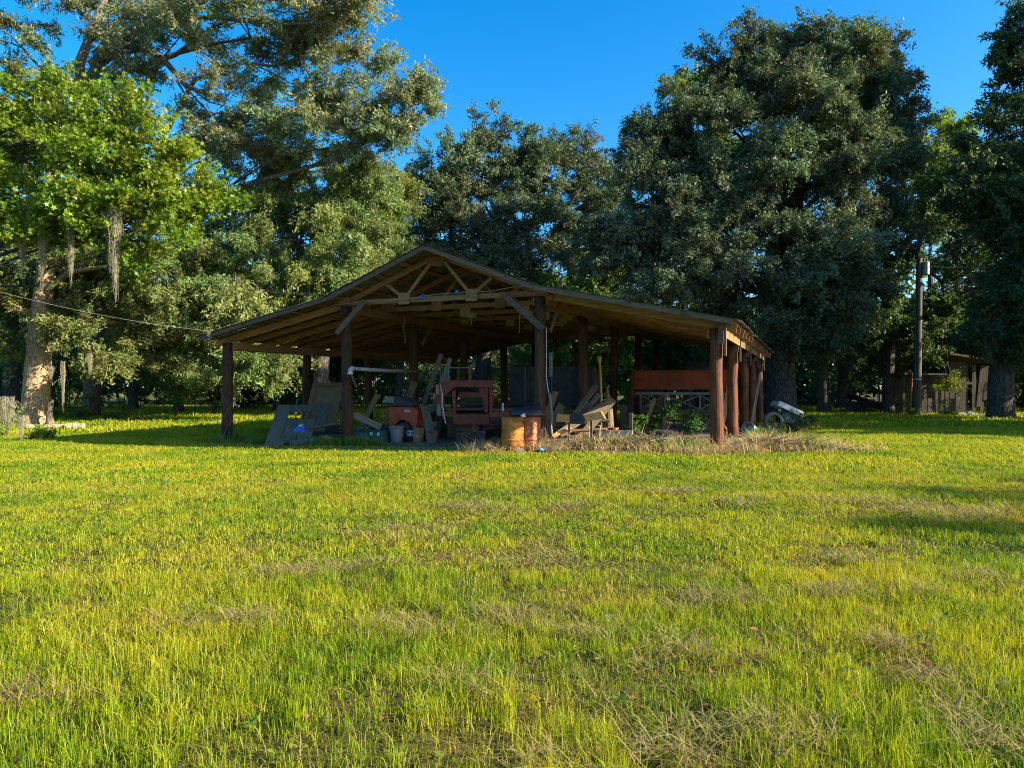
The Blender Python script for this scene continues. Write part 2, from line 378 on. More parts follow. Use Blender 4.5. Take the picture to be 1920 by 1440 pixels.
LEAF_MUL, LOBE_MUL = 1.32, 1.12
def tree(name, label, base, trunk, lobes, leaf, tint, bark, lmat, seed, per=60, spread=(0.45, 0.9), star=False, droop=0.0,
         twigs=5, limb_r=0.16, aspect=0.42, group=None, extra=(), hang=0.0, shell=0.5, cat='tree', dv=0.28, limb_skip=(), sat=3):
    """trunk: [(x, y, z, r)...] world; lobes world; extra: further limb paths [(points, radii)]"""
    g = np.random.default_rng(seed)
    leaf *= LEAF_MUL; per = int(per * (1 if star else 1.65)); leaf *= 1 if star else 0.88
    lobes = [(c, r, int(k * LOBE_MUL)) for c, r, k in lobes]
    root = thing(name, label, cat, base, 0, group)
    b0 = np.array(base)
    tp = np.array([t[:3] for t in trunk]); tr = [t[3] for t in trunk]
    mb = MB(); mb.tube(tp - b0, tr, 14, wob=0.06, seed=seed)
    me, CC = crown([((np.array(c)), r, k) for c, r, k in lobes], leaf, tint, g, spread, per, droop, aspect, star, hang=hang, shell=shell, dv=dv, sat=sat, tri=not star)
    me.vertices.foreach_set('co', (np.array([v for v in _co(me)]) - b0).astype(np.float32).ravel())
    zt = tp[:, 2]
    for li, (c, r, k) in enumerate(lobes):
        if li in limb_skip: continue
        c = np.array(c)
        zz = np.clip(c[2] - abs(r[2]) * 0.7 - 0.35 * np.linalg.norm((c - tp[-1])[:2]), zt[0] + 0.35 * (zt[-1] - zt[0]), zt[-1])
        st = np.array([np.interp(zz, zt, tp[:, j]) for j in range(3)])
        r0 = min(np.interp(zz, zt, tr) * 0.7, limb_r * (0.6 + 0.5 * min(r)))
        P = limb_path(st, c, g, 6, 0.08)
        mb.tube(np.array(P) - b0, np.linspace(r0, r0 * 0.3, 7), 7, wob=0.08, seed=seed + li)
        if twigs:
            d2 = np.linalg.norm((CC - c) / np.array(r), axis=1); near = np.where(d2 < 1.15)[0]
            for q in g.choice(near, min(len(near), twigs * 2), replace=False):
                Q = limb_path(P[g.integers(3, 7)], CC[q], g, 3, 0.05, 0.18)
                mb.tube(np.array(Q) - b0, [r0 * 0.28, r0 * 0.2, r0 * 0.13, 0.012], 4, cap=False)
    for pth, rad in extra:
        mb.tube(np.array(pth) - b0, rad, 8, wob=0.06, seed=seed + 99)
    mb.build('trunk', bark, root, smooth=True)
    link('crown', me, lmat, root)
    return root
def _co(me):
    a = np.empty(len(me.vertices) * 3, np.float32); me.vertices.foreach_get('co', a); return a.reshape(-1, 3)

def scatter(name, pts, rotz, scl, tint, variants, m, tilt=0.15, pick=None):
    """stuff: blades of grass or straw; tuft meshes set out on points"""
    n = len(pts)
    me = bpy.data.meshes.new(name); me.vertices.add(n); me.vertices.foreach_set('co', np.asarray(pts, np.float32).ravel())
    rot = np.stack([rng.normal(0, tilt, n), rng.normal(0, tilt, n), rotz], 1)
    for an, ty, dat in (('rot', 'FLOAT_VECTOR', rot), ('scl', 'FLOAT_VECTOR', scl if scl.ndim == 2 else np.repeat(scl[:, None], 3, 1))):
        a = me.attributes.new(an, ty, 'POINT'); a.data.foreach_set('vector', dat.astype(np.float32).ravel())
    a = me.attributes.new('idx', 'INT', 'POINT'); a.data.foreach_set('value', (rng.integers(0, len(variants), n) if pick is None else pick).astype(np.int32))
    set_tint(me, tint)
    o = link(name, me, m); o['kind'] = 'stuff'
    ng = bpy.data.node_groups.new(name, 'GeometryNodeTree')
    ng.interface.new_socket('Geometry', in_out='INPUT', socket_type='NodeSocketGeometry')
    ng.interface.new_socket('Geometry', in_out='OUTPUT', socket_type='NodeSocketGeometry')
    N, L = ng.nodes, ng.links
    gi = N.new('NodeGroupInput'); go = N.new('NodeGroupOutput'); ip = N.new('GeometryNodeInstanceOnPoints'); jn = N.new('GeometryNodeJoinGeometry')
    for vm in reversed(variants):
        src = bpy.data.objects.new(name + '_tuft', vm)
        oi = N.new('GeometryNodeObjectInfo'); oi.inputs['Object'].default_value = src; oi.inputs['As Instance'].default_value = False
        g2 = N.new('GeometryNodeGeometryToInstance'); L.new(oi.outputs['Geometry'], g2.inputs[0]); L.new(g2.outputs[0], jn.inputs[0])
    def attr(nm, ty):
        q = N.new('GeometryNodeInputNamedAttribute'); q.data_type = ty; q.inputs['Name'].default_value = nm; return q.outputs[0]
    L.new(gi.outputs[0], ip.inputs['Points']); L.new(jn.outputs[0], ip.inputs['Instance']); ip.inputs['Pick Instance'].default_value = True
    L.new(attr('idx', 'INT'), ip.inputs['Instance Index']); L.new(attr('rot', 'FLOAT_VECTOR'), ip.inputs['Rotation']); L.new(attr('scl', 'FLOAT_VECTOR'), ip.inputs['Scale'])
    L.new(ip.outputs[0], go.inputs[0])
    md = o.modifiers.new('set out', 'NODES'); md.node_group = ng
    return o

# ------------------------------------------------------------------ ground
def smooth_noise(x, y, seed, scale):
    """cheap value noise from a sum of sines"""
    g = np.random.default_rng(seed); v = np.zeros_like(x)
    for k in range(7):
        a = g.uniform(0, 2 * math.pi); fq = (1.0 + 0.55 * k) / scale
        v += np.sin((x * math.cos(a) + y * math.sin(a)) * fq * 2 * math.pi + g.uniform(0, 6.28)) / (1 + 0.35 * k)
    return v / 3.2
def axis(lo, hi, fine_lo, fine_hi, step):
    a = np.arange(fine_lo, fine_hi + 1e-6, step)
    left = fine_lo - np.geomspace(1, fine_lo - lo, 14)[::-1]; right = fine_hi + np.geomspace(1, hi - fine_hi, 14)
    return np.concatenate([left, a, right])
gxs = axis(-900, 900, -26, 26, 0.5); gys = axis(-300, 1500, -2, 50, 0.5)
GX, GY = np.meshgrid(gxs, gys)
GZ = gz(GX, GY) + 0.02 * smooth_noise(GX, GY, 3, 5.0) * (np.abs(GX) < 40) * (GY < 60) - 0.02
nx, ny = len(gxs), len(gys)
ii = (np.arange(ny - 1)[:, None] * nx + np.arange(nx - 1)[None]).ravel()
gme = quick_mesh('ground', np.stack([GX, GY, GZ], -1).reshape(-1, 3), quads=np.stack([ii, ii + 1, ii + 1 + nx, ii + nx], 1))
gme.polygons.foreach_set('use_smooth', [True] * len(gme.polygons))
def ground_mat():
    m, nt, N, L, b = nodes_of('turf_soil')
    tc = N.new('ShaderNodeTexCoord')
    n1 = N.new('ShaderNodeTexNoise'); n1.inputs['Scale'].default_value = 0.5; n1.inputs['Detail'].default_value = 6
    n2 = N.new('ShaderNodeTexNoise'); n2.inputs['Scale'].default_value = 35; n2.inputs['Detail'].default_value = 6
    for n in (n1, n2): L.new(tc.outputs['Object'], n.inputs['Vector'])
    cr = N.new('ShaderNodeValToRGB'); cr.color_ramp.elements[0].color = (0.06, 0.065, 0.012, 1); cr.color_ramp.elements[1].color = (0.12, 0.085, 0.03, 1)
    cr.color_ramp.elements[0].position = 0.4; cr.color_ramp.elements[1].position = 0.65
    L.new(n1.outputs[0], cr.inputs[0])
    c2 = N.new('ShaderNodeValToRGB'); c2.color_ramp.elements[0].color = (0.35, 0.35, 0.35, 1); c2.color_ramp.elements[1].color = (1.5, 1.5, 1.5, 1)
    c2.color_ramp.elements[0].position = 0.3; c2.color_ramp.elements[1].position = 0.7
    L.new(n2.outputs[0], c2.inputs[0])
    mx = N.new('ShaderNodeMix'); mx.data_type = 'RGBA'; mx.blend_type = 'MULTIPLY'; mx.inputs['Factor'].default_value = 1
    L.new(cr.outputs[0], mx.inputs['A']); L.new(c2.outputs[0], mx.inputs['B']); L.new(mx.outputs['Result'], b.inputs['Base Color'])
    b.inputs['Roughness'].default_value = 0.95; b.inputs['Specular IOR Level'].default_value = 0.05
    return m
ground = struct(link('ground', gme, ground_mat()), label='grassy ground of the farmyard clearing')

# bare floor under the barn roof
fs = np.linspace(-8.2, 8.6, 60); fd = np.linspace(-1.2, 18.2, 60)
FS, FD = np.meshgrid(fs, fd)
jit = 0.5 * smooth_noise(FS, FD, 8, 3.0)
SS = np.where((np.arange(60) == 0)[None, :], FS + jit - 0.2, np.where((np.arange(60) == 59)[None, :], FS + jit + 0.2, FS))
DD = np.where((np.arange(60) == 0)[:, None], FD + jit, FD)
fx = OX + SS * math.cos(TH) + DD * math.sin(TH); fy = OY - SS * math.sin(TH) + DD * math.cos(TH)
fz = gz(fx, fy) + 0.018 + 0.012 * smooth_noise(fx, fy, 9, 1.1)
ii = (np.arange(59)[:, None] * 60 + np.arange(59)[None]).ravel()
fme = quick_mesh('dirt_floor', np.stack([fx, fy, fz], -1).reshape(-1, 3), quads=np.stack([ii, ii + 1, ii + 61, ii + 60], 1))
fme.polygons.foreach_set('use_smooth', [True] * len(fme.polygons))
struct(link('dirt_floor', fme, M_dirt), label='bare packed dirt floor under the barn roof')

# ------------------------------------------------------------------ pole barn
KN, RIDGE, SL1, SL2, EAVE, OVER, DEPTH, BAY = 3.25, 5.64, 0.394, 0.213, 8.38, -0.82, 17.2, 4.1
def roof(s):
    a = abs(s)
    return RIDGE - SL1 * a if a <= KN else RIDGE - SL1 * KN - SL2 * (a - KN)
barn = thing('pole_barn', 'open sided pole barn with low tin gable roof, full of old farm gear', 'barn', W(0, 0, 0), -TH)
def bz(s, d):
    p = W(s, d); return gzs(p.x, p.y)
POST_R = 0.152
for ri, s in enumerate((-7.79, -3.14, 3.14, 7.79)):
    for k in range(5):
        d = k * BAY; top = 3.13 if abs(s) > 5 else 4.13
        g = np.random.default_rng(100 + ri * 10 + k)
        lean = g.normal(0, 0.012, 2) * top
        zs = np.linspace(bz(s, d) - 0.3, top, 9)
        P = [(s + lean[0] * (1 - z / top) + g.normal(0, .006), d + lean[1] * (1 - z / top) + g.normal(0, .006), z) for z in zs]
        r0 = POST_R * (1.08 if (ri, k) == (3, 0) else 1.0) * g.uniform(0.93, 1.05)
        MB().tube(P, [r0 * (1.10 - 0.10 * i / 8) for i in range(9)], 16, wob=0.035, seed=k + ri).build('post', M_post_r if ri == 3 else M_post, barn, smooth=True)
# eave and inner beams, doubled planks either side of the posts
for s, zt in ((-7.79, 3.13), (7.79, 3.13), (-3.14, 4.13), (3.14, 4.13)):
    for off in (-0.20, 0.20):
        for k in range(4):
            MB().box((s + off, k * BAY + BAY / 2, zt - 0.12), (0.045, BAY - 0.01, 0.23)).build('beam', M_wood, barn)
# trusses with chords, webs and gussets
def truss(d, k):
    t = 0.045
    m = MB()
    m.bar((-3.55, d, 4.225), (3.55, d, 4.235), t, 0.15)
    for sg in (-1, 1):
        a = (sg * 3.6, d, roof(3.6) - 0.16 + 0.03); b = (0, d, RIDGE - 0.16)
        m.bar((sg * 3.5, d, roof(KN) - 0.15 - SL1 * 0.25), b, t, 0.16)
    ch = m.build('truss_chord', M_wood, barn)
    if k == 0: ch['label'] = 'front roof truss of the gable'
    for sg in (-1, 1):
        x0, z0 = sg * 1.08, 4.30
        MB().bar((x0 - sg * .02, d - 0.03, z0), (sg * 0.16, d - 0.03, RIDGE - 0.30), 0.095, t, (0, 1, 0)).build('web', M_wood, ch)
        MB().bar((x0 + sg * .06, d - 0.03, z0), (sg * 1.72, d - 0.03, roof(1.72) - 0.22), 0.095, t, (0, 1, 0)).build('web', M_wood, ch)
        g = MB().box((x0 + sg * .02, d - 0.066, 4.27), (0.36, 0.018, 0.34))
        g.build('gusset', M_ply if (k >= 2 and (k * 3 + sg) % 4 != 0) else M_wood, ch)
        MB().box((sg * 3.2, d - 0.066, 4.28), (0.42, 0.018, 0.26)).build('gusset', M_wood, ch)
    MB().prism([(-0.22, RIDGE - 0.20), (0.22, RIDGE - 0.20), (0.2, RIDGE - 0.48), (-0.2, RIDGE - 0.48)], d - 0.075, d - 0.057).build('gusset', M_wood, ch)
    return ch
STEP = 2.05
for k in range(9):
    truss(k * STEP, k)
    for sg in (-1, 1):
        a = (sg * 3.0, k * STEP + 0.06 * 1, roof(KN) - 0.06 - 0.12 + SL2 * 0.25); b = (sg * 8.28, k * STEP + 0.06, roof(8.28) - 0.06 - 0.115)
        MB().bar(a, b, 0.05, 0.21).build('rafter', M_wood, barn)
# extra doubled rafter faces between trusses on the wings
for k in range(8):
    for sg in (-1, 1):
        d = k * STEP + STEP / 2
        MB().bar((sg * 3.0, d, roof(KN) - 0.18 + SL2 * 0.25), (sg * 8.28, d, roof(8.28) - 0.17), 0.05, 0.17).build('rafter', M_wood, barn)
# purlins, running front to back
for s in (0.18, 0.95, 1.75, 2.55, 3.2, 4.0, 4.85, 5.7, 6.55, 7.4, 8.2):
    for sg in (-1, 1):
        sl = math.atan(SL1 if s < KN else SL2) * sg
        MB().box((0, 0, 0), (0.11, DEPTH + 0.7, 0.03), Matrix.Rotation(sl, 3, 'Y')).build('purlin', M_wood, barn, loc=(sg * s, (DEPTH - 0.9) / 2, roof(s) - 0.042))
# corrugated sheets
def sheet_mesh(length):
    n = 20; w = 0.76
    xs = np.linspace(-w / 2, w / 2, n); zc = 0.012 * np.where(np.arange(n) % 2 == 0, 1, -1)
    V = []; F = []
    for dz in (0.0, -0.004):
        for yy in (0.0, length):
            for i in range(n): V.append((yy, xs[i], zc[i] + dz))
    for i in range(n - 1):
        F.append((i, n + i, n + i + 1, i + 1)); F.append((2 * n + i, 2 * n + i + 1, 3 * n + i + 1, 3 * n + i))
        F.append((i, i + 1, 2 * n + i + 1, 2 * n + i)); F.append((n + i, 3 * n + i, 3 * n + i + 1, n + i + 1))
    m = MB(); m.add(V, F); me = m.mesh('roof_sheet'); me.materials.append(M_tin); return me
L1 = (KN + 0.12) * math.sqrt(1 + SL1 ** 2); L2 = (EAVE - KN + 0.06) * math.sqrt(1 + SL2 ** 2)
me1, me2 = sheet_mesh(L1), sheet_mesh(L2)
nsh = 26
gs = np.random.default_rng(77)
for k in range(nsh):
    d = OVER + 0.33 + k * (DEPTH - OVER) / nsh
    for sg in (-1, 1):
        for me, s0, z0, sl, lift in ((me1, 0.0, RIDGE, SL1, 0.024), (me2, KN - 0.05, roof(KN), SL2, 0.010)):
            o = link('roof_sheet', me, None, barn)
            o.location = (sg * s0, d, z0 + lift + 0.006 * (k % 2) + gs.uniform(0, 0.004))
            ang = math.atan(sl) + gs.normal(0, 0.003)
            rm = Matrix.Rotation(ang, 4, 'Y') if sg > 0 else Matrix.Rotation(math.pi, 4, 'Z') @ Matrix.Rotation(ang, 4, 'Y')
            o.rotation_euler = rm.to_euler()
cap = MB()
for sg in (-1, 1):
    cap.bar((sg * 0.11, OVER, RIDGE + 0.035 - 0.11 * SL1), (sg * 0.11, DEPTH, RIDGE + 0.035 - 0.11 * SL1), 0.24, 0.006, (sg * SL1, 0, 1))
cap.build('ridge_cap', M_tin, barn)
# rake boards along the front edge
for sg in (-1, 1):
    for a, b in ((0.0, KN), (KN, EAVE - 0.1)):
        n = 2
        for q in range(n):
            s0 = a + (b - a) * q / n; s1 = a + (b - a) * (q + 1) / n - 0.01
            MB().bar((sg * s0, OVER, roof(s0 + 1e-4 if a else s0) - 0.078), (sg * s1, OVER, roof(s1) - 0.078), 0.03, 0.125).build('rake_board', M_rake, barn)
# knee braces
MB().bar((-3.36, -0.215, 3.30), (-2.36, -0.215, 4.24), 0.17, 0.045, (0, 1, 0)).build('knee_brace', M_woodg, barn)
MB().bar((3.30, -0.215, 3.24), (2.10, -0.215, 4.26), 0.17, 0.045, (0, 1, 0)).build('knee_brace', M_woodg, barn)
for s, d0 in ((3.14, 0), (3.14, 8.2), (-3.14, 4.1), (-3.14, 8.2)):
    MB().bar((s + 0.25, d0 + 0.12, 3.2), (s + 0.25, d0 + 0.95, 4.02), 0.11, 0.045, (1, 0, 0)).build('knee_brace', M_wood, barn)
# boards hanging beside the right hand posts
for k in range(5):
    MB().box((8.02, k * BAY - 0.1, 2.83), (0.045, 0.12, 0.80)).build('cleat', M_woodg, barn)
    MB().box((7.93, k * BAY - 0.28, 2.98), (0.12, 0.045, 0.52)).build('cleat', M_woodg, barn)
# pale blocks nailed under the right wing rafters and along the chords
for s, d, z in ((5.6, 2.05, 3.64), (6.2, 4.1, 3.52), (6.6, 6.15, 3.43)):
    MB().box((s, d, z), (0.62, 0.16, 0.03), Matrix.Rotation(0.22, 3, 'Y')).build('hanging_board', M_ply, barn)
    MB().box((s - 0.1, d, z + 0.14), (0.03, 0.03, 0.27)).build('hanger', M_woodg, barn)
for i, (s, d, z) in enumerate(((-0.85, 4.1, 4.14), (1.25, 4.1, 4.13), (1.95, 6.15, 4.14), (2.65, 6.15, 4.13), (0.95, 8.2, 4.12), (2.9, 4.1, 4.17), (1.55, 10.25, 4.13), (-2.1, 6.15, 4.14))):
    MB().box((s, d - 0.05, z), (0.34, 0.02, 0.17)).build('tag_board', M_ply, barn)
mk = MB()
for i in range(4): mk.box((-0.95 + i * 0.07, 4.038, 4.15), (0.012 + 0.02 * (i % 2), 0.004, 0.07 - 0.02 * (i % 3)), Matrix.Rotation(0.2 * (i - 1), 3, 'Y'))
mk.build('pencil_mark', M_black, barn)

dv_ = thing('dead_vine', 'thin dead vine tangled round the front left post', 'vine', W(-7.79, 0, 0), -TH)
g = np.random.default_rng(15)
for k in range(4):
    ph = g.uniform(0, 6.28); z1 = g.uniform(1.1, 1.9)
    MB().tube([(0.20 * math.cos(ph + 4 * t) + g.normal(0, .02), -0.20 * abs(math.sin(ph + 4 * t)) - .02, bz(-7.79, 0) + z1 * t) for t in np.linspace(0, 1, 14)], 0.008, 5).build('tendril', M_woodg, dv_)
# wire strung along the front chord, with its two blue insulators
wp = [(-3.5, 4.17), (-2.6, 4.20), (-1.6, 4.21), (-0.8, 4.235), (-0.35, 4.30), (0.3, 4.33), (0.9, 4.325), (1.7, 4.33), (2.4, 4.40), (3.0, 4.43), (3.3, 4.38), (3.5, 4.22), (4.6, 3.92), (5.6, 3.80)]
wire = thing('fence_wire', 'pale wire strung along the front truss with two blue insulators', 'wire', W(0, -0.15, 0), -TH)
MB().tube([(s, -0.06 if s < 3.6 else 0.0, z) for s, z in wp], 0.012, 5).build('strand', M_wire, wire)
for s, z in ((-0.42, 4.27), (0.72, 4.36)):
    MB().lathe([(0.02, -0.05), (0.05, -0.045), (0.04, -0.01), (0.055, 0.0), (0.055, 0.03), (0.03, 0.05)], 12, (s, -0.07, z)).build('insulator', plain('blue_ceramic', (0.02, 0.22, 0.5), 0.3), wire, smooth=True)
# service wire running off to the left of the yard
a = W(-7.9, -0.35, 3.47); b = pt(-300, 455, 19.0)
pth = [a.lerp(b, t) - Vector((0, 0, 0.35 * 4 * t * (1 - t))) for t in np.linspace(0, 1, 22)]
tag(MB().tube(pth, 0.0045, 5).build('service_wire', M_wire), 'thin pale wire sagging from the barn eave to the left', 'wire')

# ------------------------------------------------------------------ small builders for the clutter
def tyre_prof(R0, R1, w):
    h = w / 2
    return [(R1, -h * 0.8), (R1 + (R0 - R1) * 0.45, -h), (R0 - 0.03, -h * 0.85), (R0, -h * 0.55), (R0, h * 0.55), (R0 - 0.03, h * 0.85), (R1 + (R0 - R1) * 0.45, h), (R1, h * 0.8)]
def tyre(mb, R0, R1, w, c=(0, 0, 0), rot=None, lugs=0):
    mb.lathe(tyre_prof(R0, R1, w), 28, c, rot, close=True)
    for k in range(lugs):
        a = 2 * math.pi * k / lugs
        q = Matrix.Rotation(a, 3, 'Z')
        p = q @ Vector((R0 + 0.008, 0, 0)); rr = q @ Matrix.Rotation(0.5 if k % 2 else -0.5, 3, 'X')
        if rot is not None: p = rot.to_3x3() @ p; rr = rot.to_3x3() @ rr
        mb.box(Vector(c) + p, (0.03, 0.035, w * 0.9), rr)
    return mb
ROTY = Matrix.Rotation(R(90), 3, 'Y'); ROTX = Matrix.Rotation(R(90), 3, 'X')
def plank(label, a, b, w, t, m, up=(0, 0, 1), group=None, name='plank', ends=True):
    a = Vector(a); b = Vector(b)
    c = (a + b) / 2
    d = b - a; L = d.length; x = d.normalized(); y = Vector(up).cross(x).normalized(); z = x.cross(y)
    mb = MB()
    g = np.random.default_rng(int(abs(a.x * 91 + b.z * 37 + a.y * 13)) % 9999)
    n = 6
    V = []
    for i in range(n + 1):
        q = -L / 2 + L * i / n
        ww = w / 2 * (1 + g.normal(0, 0.015)); bow = 0.012 * math.sin(math.pi * i / n) * L * 0.3
        sk = 0.25 * w * g.uniform(-1, 1) if i in (0, n) and ends else 0
        V += [(q - sk * 0.3, -ww, -t / 2 + bow), (q + sk * 0.3, ww, -t / 2 + bow), (q + sk * 0.3, ww, t / 2 + bow), (q - sk * 0.3, -ww, t / 2 + bow)]
    F = [(3, 2, 1, 0), (n * 4, n * 4 + 1, n * 4 + 2, n * 4 + 3)]
    for i in range(n):
        for k in range(4): F.append((i * 4 + k, i * 4 + (k + 1) % 4, i * 4 + 4 + (k + 1) % 4, i * 4 + 4 + k))
    mb.add(V, F)
    o = mb.build(name, m)
    M4 = Matrix((x, y, z)).transposed().to_4x4(); M4.translation = c
    o.matrix_world = M4
    return tag(o, label, 'plank' if name == 'plank' else name.split('_')[-1], group)

# ---- grey panel with an opening, leaning back on the left
def lean_frame(name, label, bl, br, tl, cat):
    """empty at the lower left corner; local x along the foot, y up the slope, z out of the face"""
    bl, br, tl = Vector(bl), Vector(br), Vector(tl)
    x = (br - bl).normalized(); up = (tl - bl); y = (up - x * up.dot(x)).normalized(); z = x.cross(y)
    o = thing(name, label, cat)
    M4 = Matrix((x, y, z)).transposed().to_4x4(); M4.translation = bl; o.matrix_world = M4
    return o
gp = lean_frame('panel_door', 'grey green board panel with a square opening, leaning by the left posts', (-7.42, 21.9, -0.10), (-5.72, 22.0, -0.06), (-7.30, 23.62, 1.06), 'panel')
H_ = 2.08
MB().box((0.21, H_ / 2 + 0.0, 0.02), (0.42, H_, 0.045)).build('board', M_gpan, gp, bevel=0.006)
MB().box((1.53, 0.65 + (H_ - 0.65) / 2, 0.021), (0.30, H_ - 0.65, 0.045)).build('board', M_gpan, gp, bevel=0.006)
MB().box((0.90, H_ - 0.18, 0.018), (0.945, 0.34, 0.04)).build('board', M_gpan, gp, bevel=0.006)
MB().box((0.66, 0.70, 0.016), (0.44, 1.22, 0.04), Matrix.Rotation(-0.03, 3, 'Z')).build('board', M_gpan, gp, bevel=0.006)
MB().box((1.12, 0.66, 0.024), (0.43, 1.20, 0.04), Matrix.Rotation(0.02, 3, 'Z')).build('board', M_gpan, gp, bevel=0.006)
MB().box((0.30, -0.05, 0.075), (0.55, 0.22, 0.03), Matrix.Rotation(0.35, 3, 'Z')).build('loose_board', M_gpan, gp)
MB().box((1.05, 0.06, 0.08), (0.60, 0.24, 0.03), Matrix.Rotation(0.15, 3, 'Z')).build('loose_board', M_gpan, gp)
tp = lean_frame('framed_panel', 'tan framed panel leaning behind the grey one', (-6.95, 24.2, 0.35), (-5.85, 24.2, 0.35), (-6.9, 25.6, 1.82), 'panel')
for c, sz in (((0.55, 1.0, 0.0), (1.10, 2.0, 0.02)), ((0.08, 1.0, 0.03), (0.16, 2.0, 0.045)), ((1.02, 1.0, 0.03), (0.16, 2.0, 0.045)), ((0.55, 1.91, 0.03), (0.77, 0.18, 0.044)), ((0.55, 0.09, 0.03), (0.77, 0.18, 0.044))):
    MB().box(c, sz).build('back_sheet' if sz[2] == 0.02 else 'frame_board', M_tan, tp)
tag(MB().box((0, 0, 0.25), (1.3, 0.5, 0.5)).box((0, -0.26, 0.3), (1.2, 0.03, 0.06)).box((0, -0.26, 0.1), (1.2, 0.03, 0.06)).build('tool_chest', M_dark, bevel=0.02, loc=at(-5.2, 1.6), rotz=-TH),
    'low dark chest propping up the tan framed panel', 'chest')

# ---- blue garden edger
ed = thing('lawn_edger', 'blue garden edger standing against the grey panel', 'edger', at(-4.75, -0.35), -0.2)
MB().box((0.18, 0, 0.48), (0.26, 0.17, 0.18)).box((0.03, -0.02, 0.44), (0.14, 0.14, 0.13), Matrix.Rotation(0.4, 3, 'Y')).build('engine_housing', M_blue, ed, bevel=0.025)
fins = MB()
for k in range(5): fins.box((0.10 + k * 0.04, -0.09, 0.48), (0.014, 0.012, 0.14))
fins.build('cooling_fin', M_blue, ed)
MB().bar((0.02, -0.03, 0.40), (-0.13, -0.06, 0.24), 0.08, 0.09).build('guard', M_blue, ed, bevel=0.01)
MB().tube([(-0.13, -0.06, 0.24), (-0.24, -0.09, 0.12), (-0.31, -0.1, 0.03)], [0.03, 0.04, 0.05], 8).build('foot', M_rustd, ed)
MB().tube([(0.02, 0, 0.5), (-0.03, 0.02, 0.9), (0.0, 0.05, 1.38)], [0.03, 0.022, 0.022], 8).build('shaft', M_black, ed)
MB().tube([(0.0, 0.04, 1.12), (0.14, 0.02, 1.0), (0.24, 0.02, 0.93)], 0.012, 6).build('handle', M_wood, ed)
MB().lathe([(0.028, -0.02), (0.03, 0.0), (0.028, 0.03)], 8, (-0.015, 0.02, 0.98)).build('collar', M_white, ed)
MB().box((0.17, 0.0, 0.60), (0.16, 0.12, 0.06), taper=0.6).build('fuel_cap', plain('bleached_rag', (0.45, 0.38, 0.34), 0.8), ed, bevel=0.015)
coil = thing('wire_coil', 'tangled coil of black wire at the foot of the blue edger', 'wire coil', at(-4.5, -0.62), 0.2)
for k in range(6):
    g = np.random.default_rng(k + 5); r = 0.13 + 0.03 * g.random(); q = Matrix.Rotation(g.uniform(0.7, 1.4), 3, 'X') @ Matrix.Rotation(g.uniform(-.5, .5), 3, 'Y')
    MB().tube([q @ Vector((r * math.cos(t), r * math.sin(t), 0)) + Vector((g.normal(0, .03), g.normal(0, .03), 0.14)) for t in np.linspace(0, 6.1, 18)], 0.007, 4).build('loop', M_iron, coil)
tag(MB().tube([at(-4.3, -0.25, 0.52), at(-3.2, -0.30, 0.66)], 0.035, 10).build('rusty_pipe', M_rustd), 'rusty pipe from the blue edger to the left inner post', 'pipe')
for i, (s, d, r, lb) in enumerate(((-3.95, -0.55, 0.14, 'small pale stone right of the wire coil'), (-3.7, -0.3, 0.19, 'larger grey stone near the foot of the left inner post'))):
    g = np.random.default_rng(40 + i); mb = MB()
    mb.lathe([(r * 0.5, 0), (r * 0.98, r * 0.3), (r, r * 0.9), (r * 0.75, r * 1.4), (r * 0.3, r * 1.6)], 9)
    mb.v[0] *= 1 + g.normal(0, 0.09, mb.v[0].shape); mb.v[0][:, 0] *= 1.3
    tag(mb.build('stone', M_conc, bevel=0.02, loc=at(s, d, -0.02), rotz=i), lb, 'stone')
for i, (s0, s1, d, z, lb) in enumerate(((-4.6, -3.3, 0.35, 0.12, 'lowest grey plank lying behind the stones'), (-4.45, -3.45, 0.45, 0.22, 'upper grey plank lying behind the stones'))):
    plank(lb, at(s0, d, z), at(s1, d + 0.2, z + 0.03), 0.2, 0.05, M_woodg)
scrap = thing('scrap_frame', 'twisted rusty metal frame left of the inner post', 'scrap metal', at(-3.75, 0.6), 0.2)
for k in range(9):
    g = np.random.default_rng(70 + k); p = Vector((g.uniform(-.3, .3), g.uniform(-.2, .2), g.uniform(.1, .9))); q = Vector((g.uniform(-.4, .4), g.uniform(-.2, .2), g.uniform(.1, 1.0)))
    MB().tube([p, (p + q) / 2 + Vector((0, 0, g.uniform(-.1, .15))), q], 0.013, 5).build('rod', M_rust, scrap)

# ---- pipe between the two left inner posts
pp = thing('drain_pipe', 'mottled pale pipe with white elbow fixed between the left inner posts', 'pipe', W(-2.93, 0.02, 2.23), -TH)
MB().tube([(0.0, 0.0, 0.0), (0.02, 2.0, -0.02), (0.03, 4.2, 0.0)], 0.058, 14).build('pipe_length', M_pvc, pp, smooth=True)
MB().tube([(0.0, 0.06, 0.0), (-0.01, -0.06, 0.0), (-0.01, -0.11, -0.04), (0.0, -0.13, -0.16)], [0.075, 0.078, 0.075, 0.07], 14).build('elbow', M_white, pp, smooth=True)
MB().lathe([(0.085, 0), (0.085, 0.05)], 14, (0, -0.13, -0.17)).build('collar', M_white, pp)
MB().bar((0.02, -0.1, -0.18), (0.15, -0.05, -0.55), 0.03, 0.05).build('bracket', M_woodg, pp)

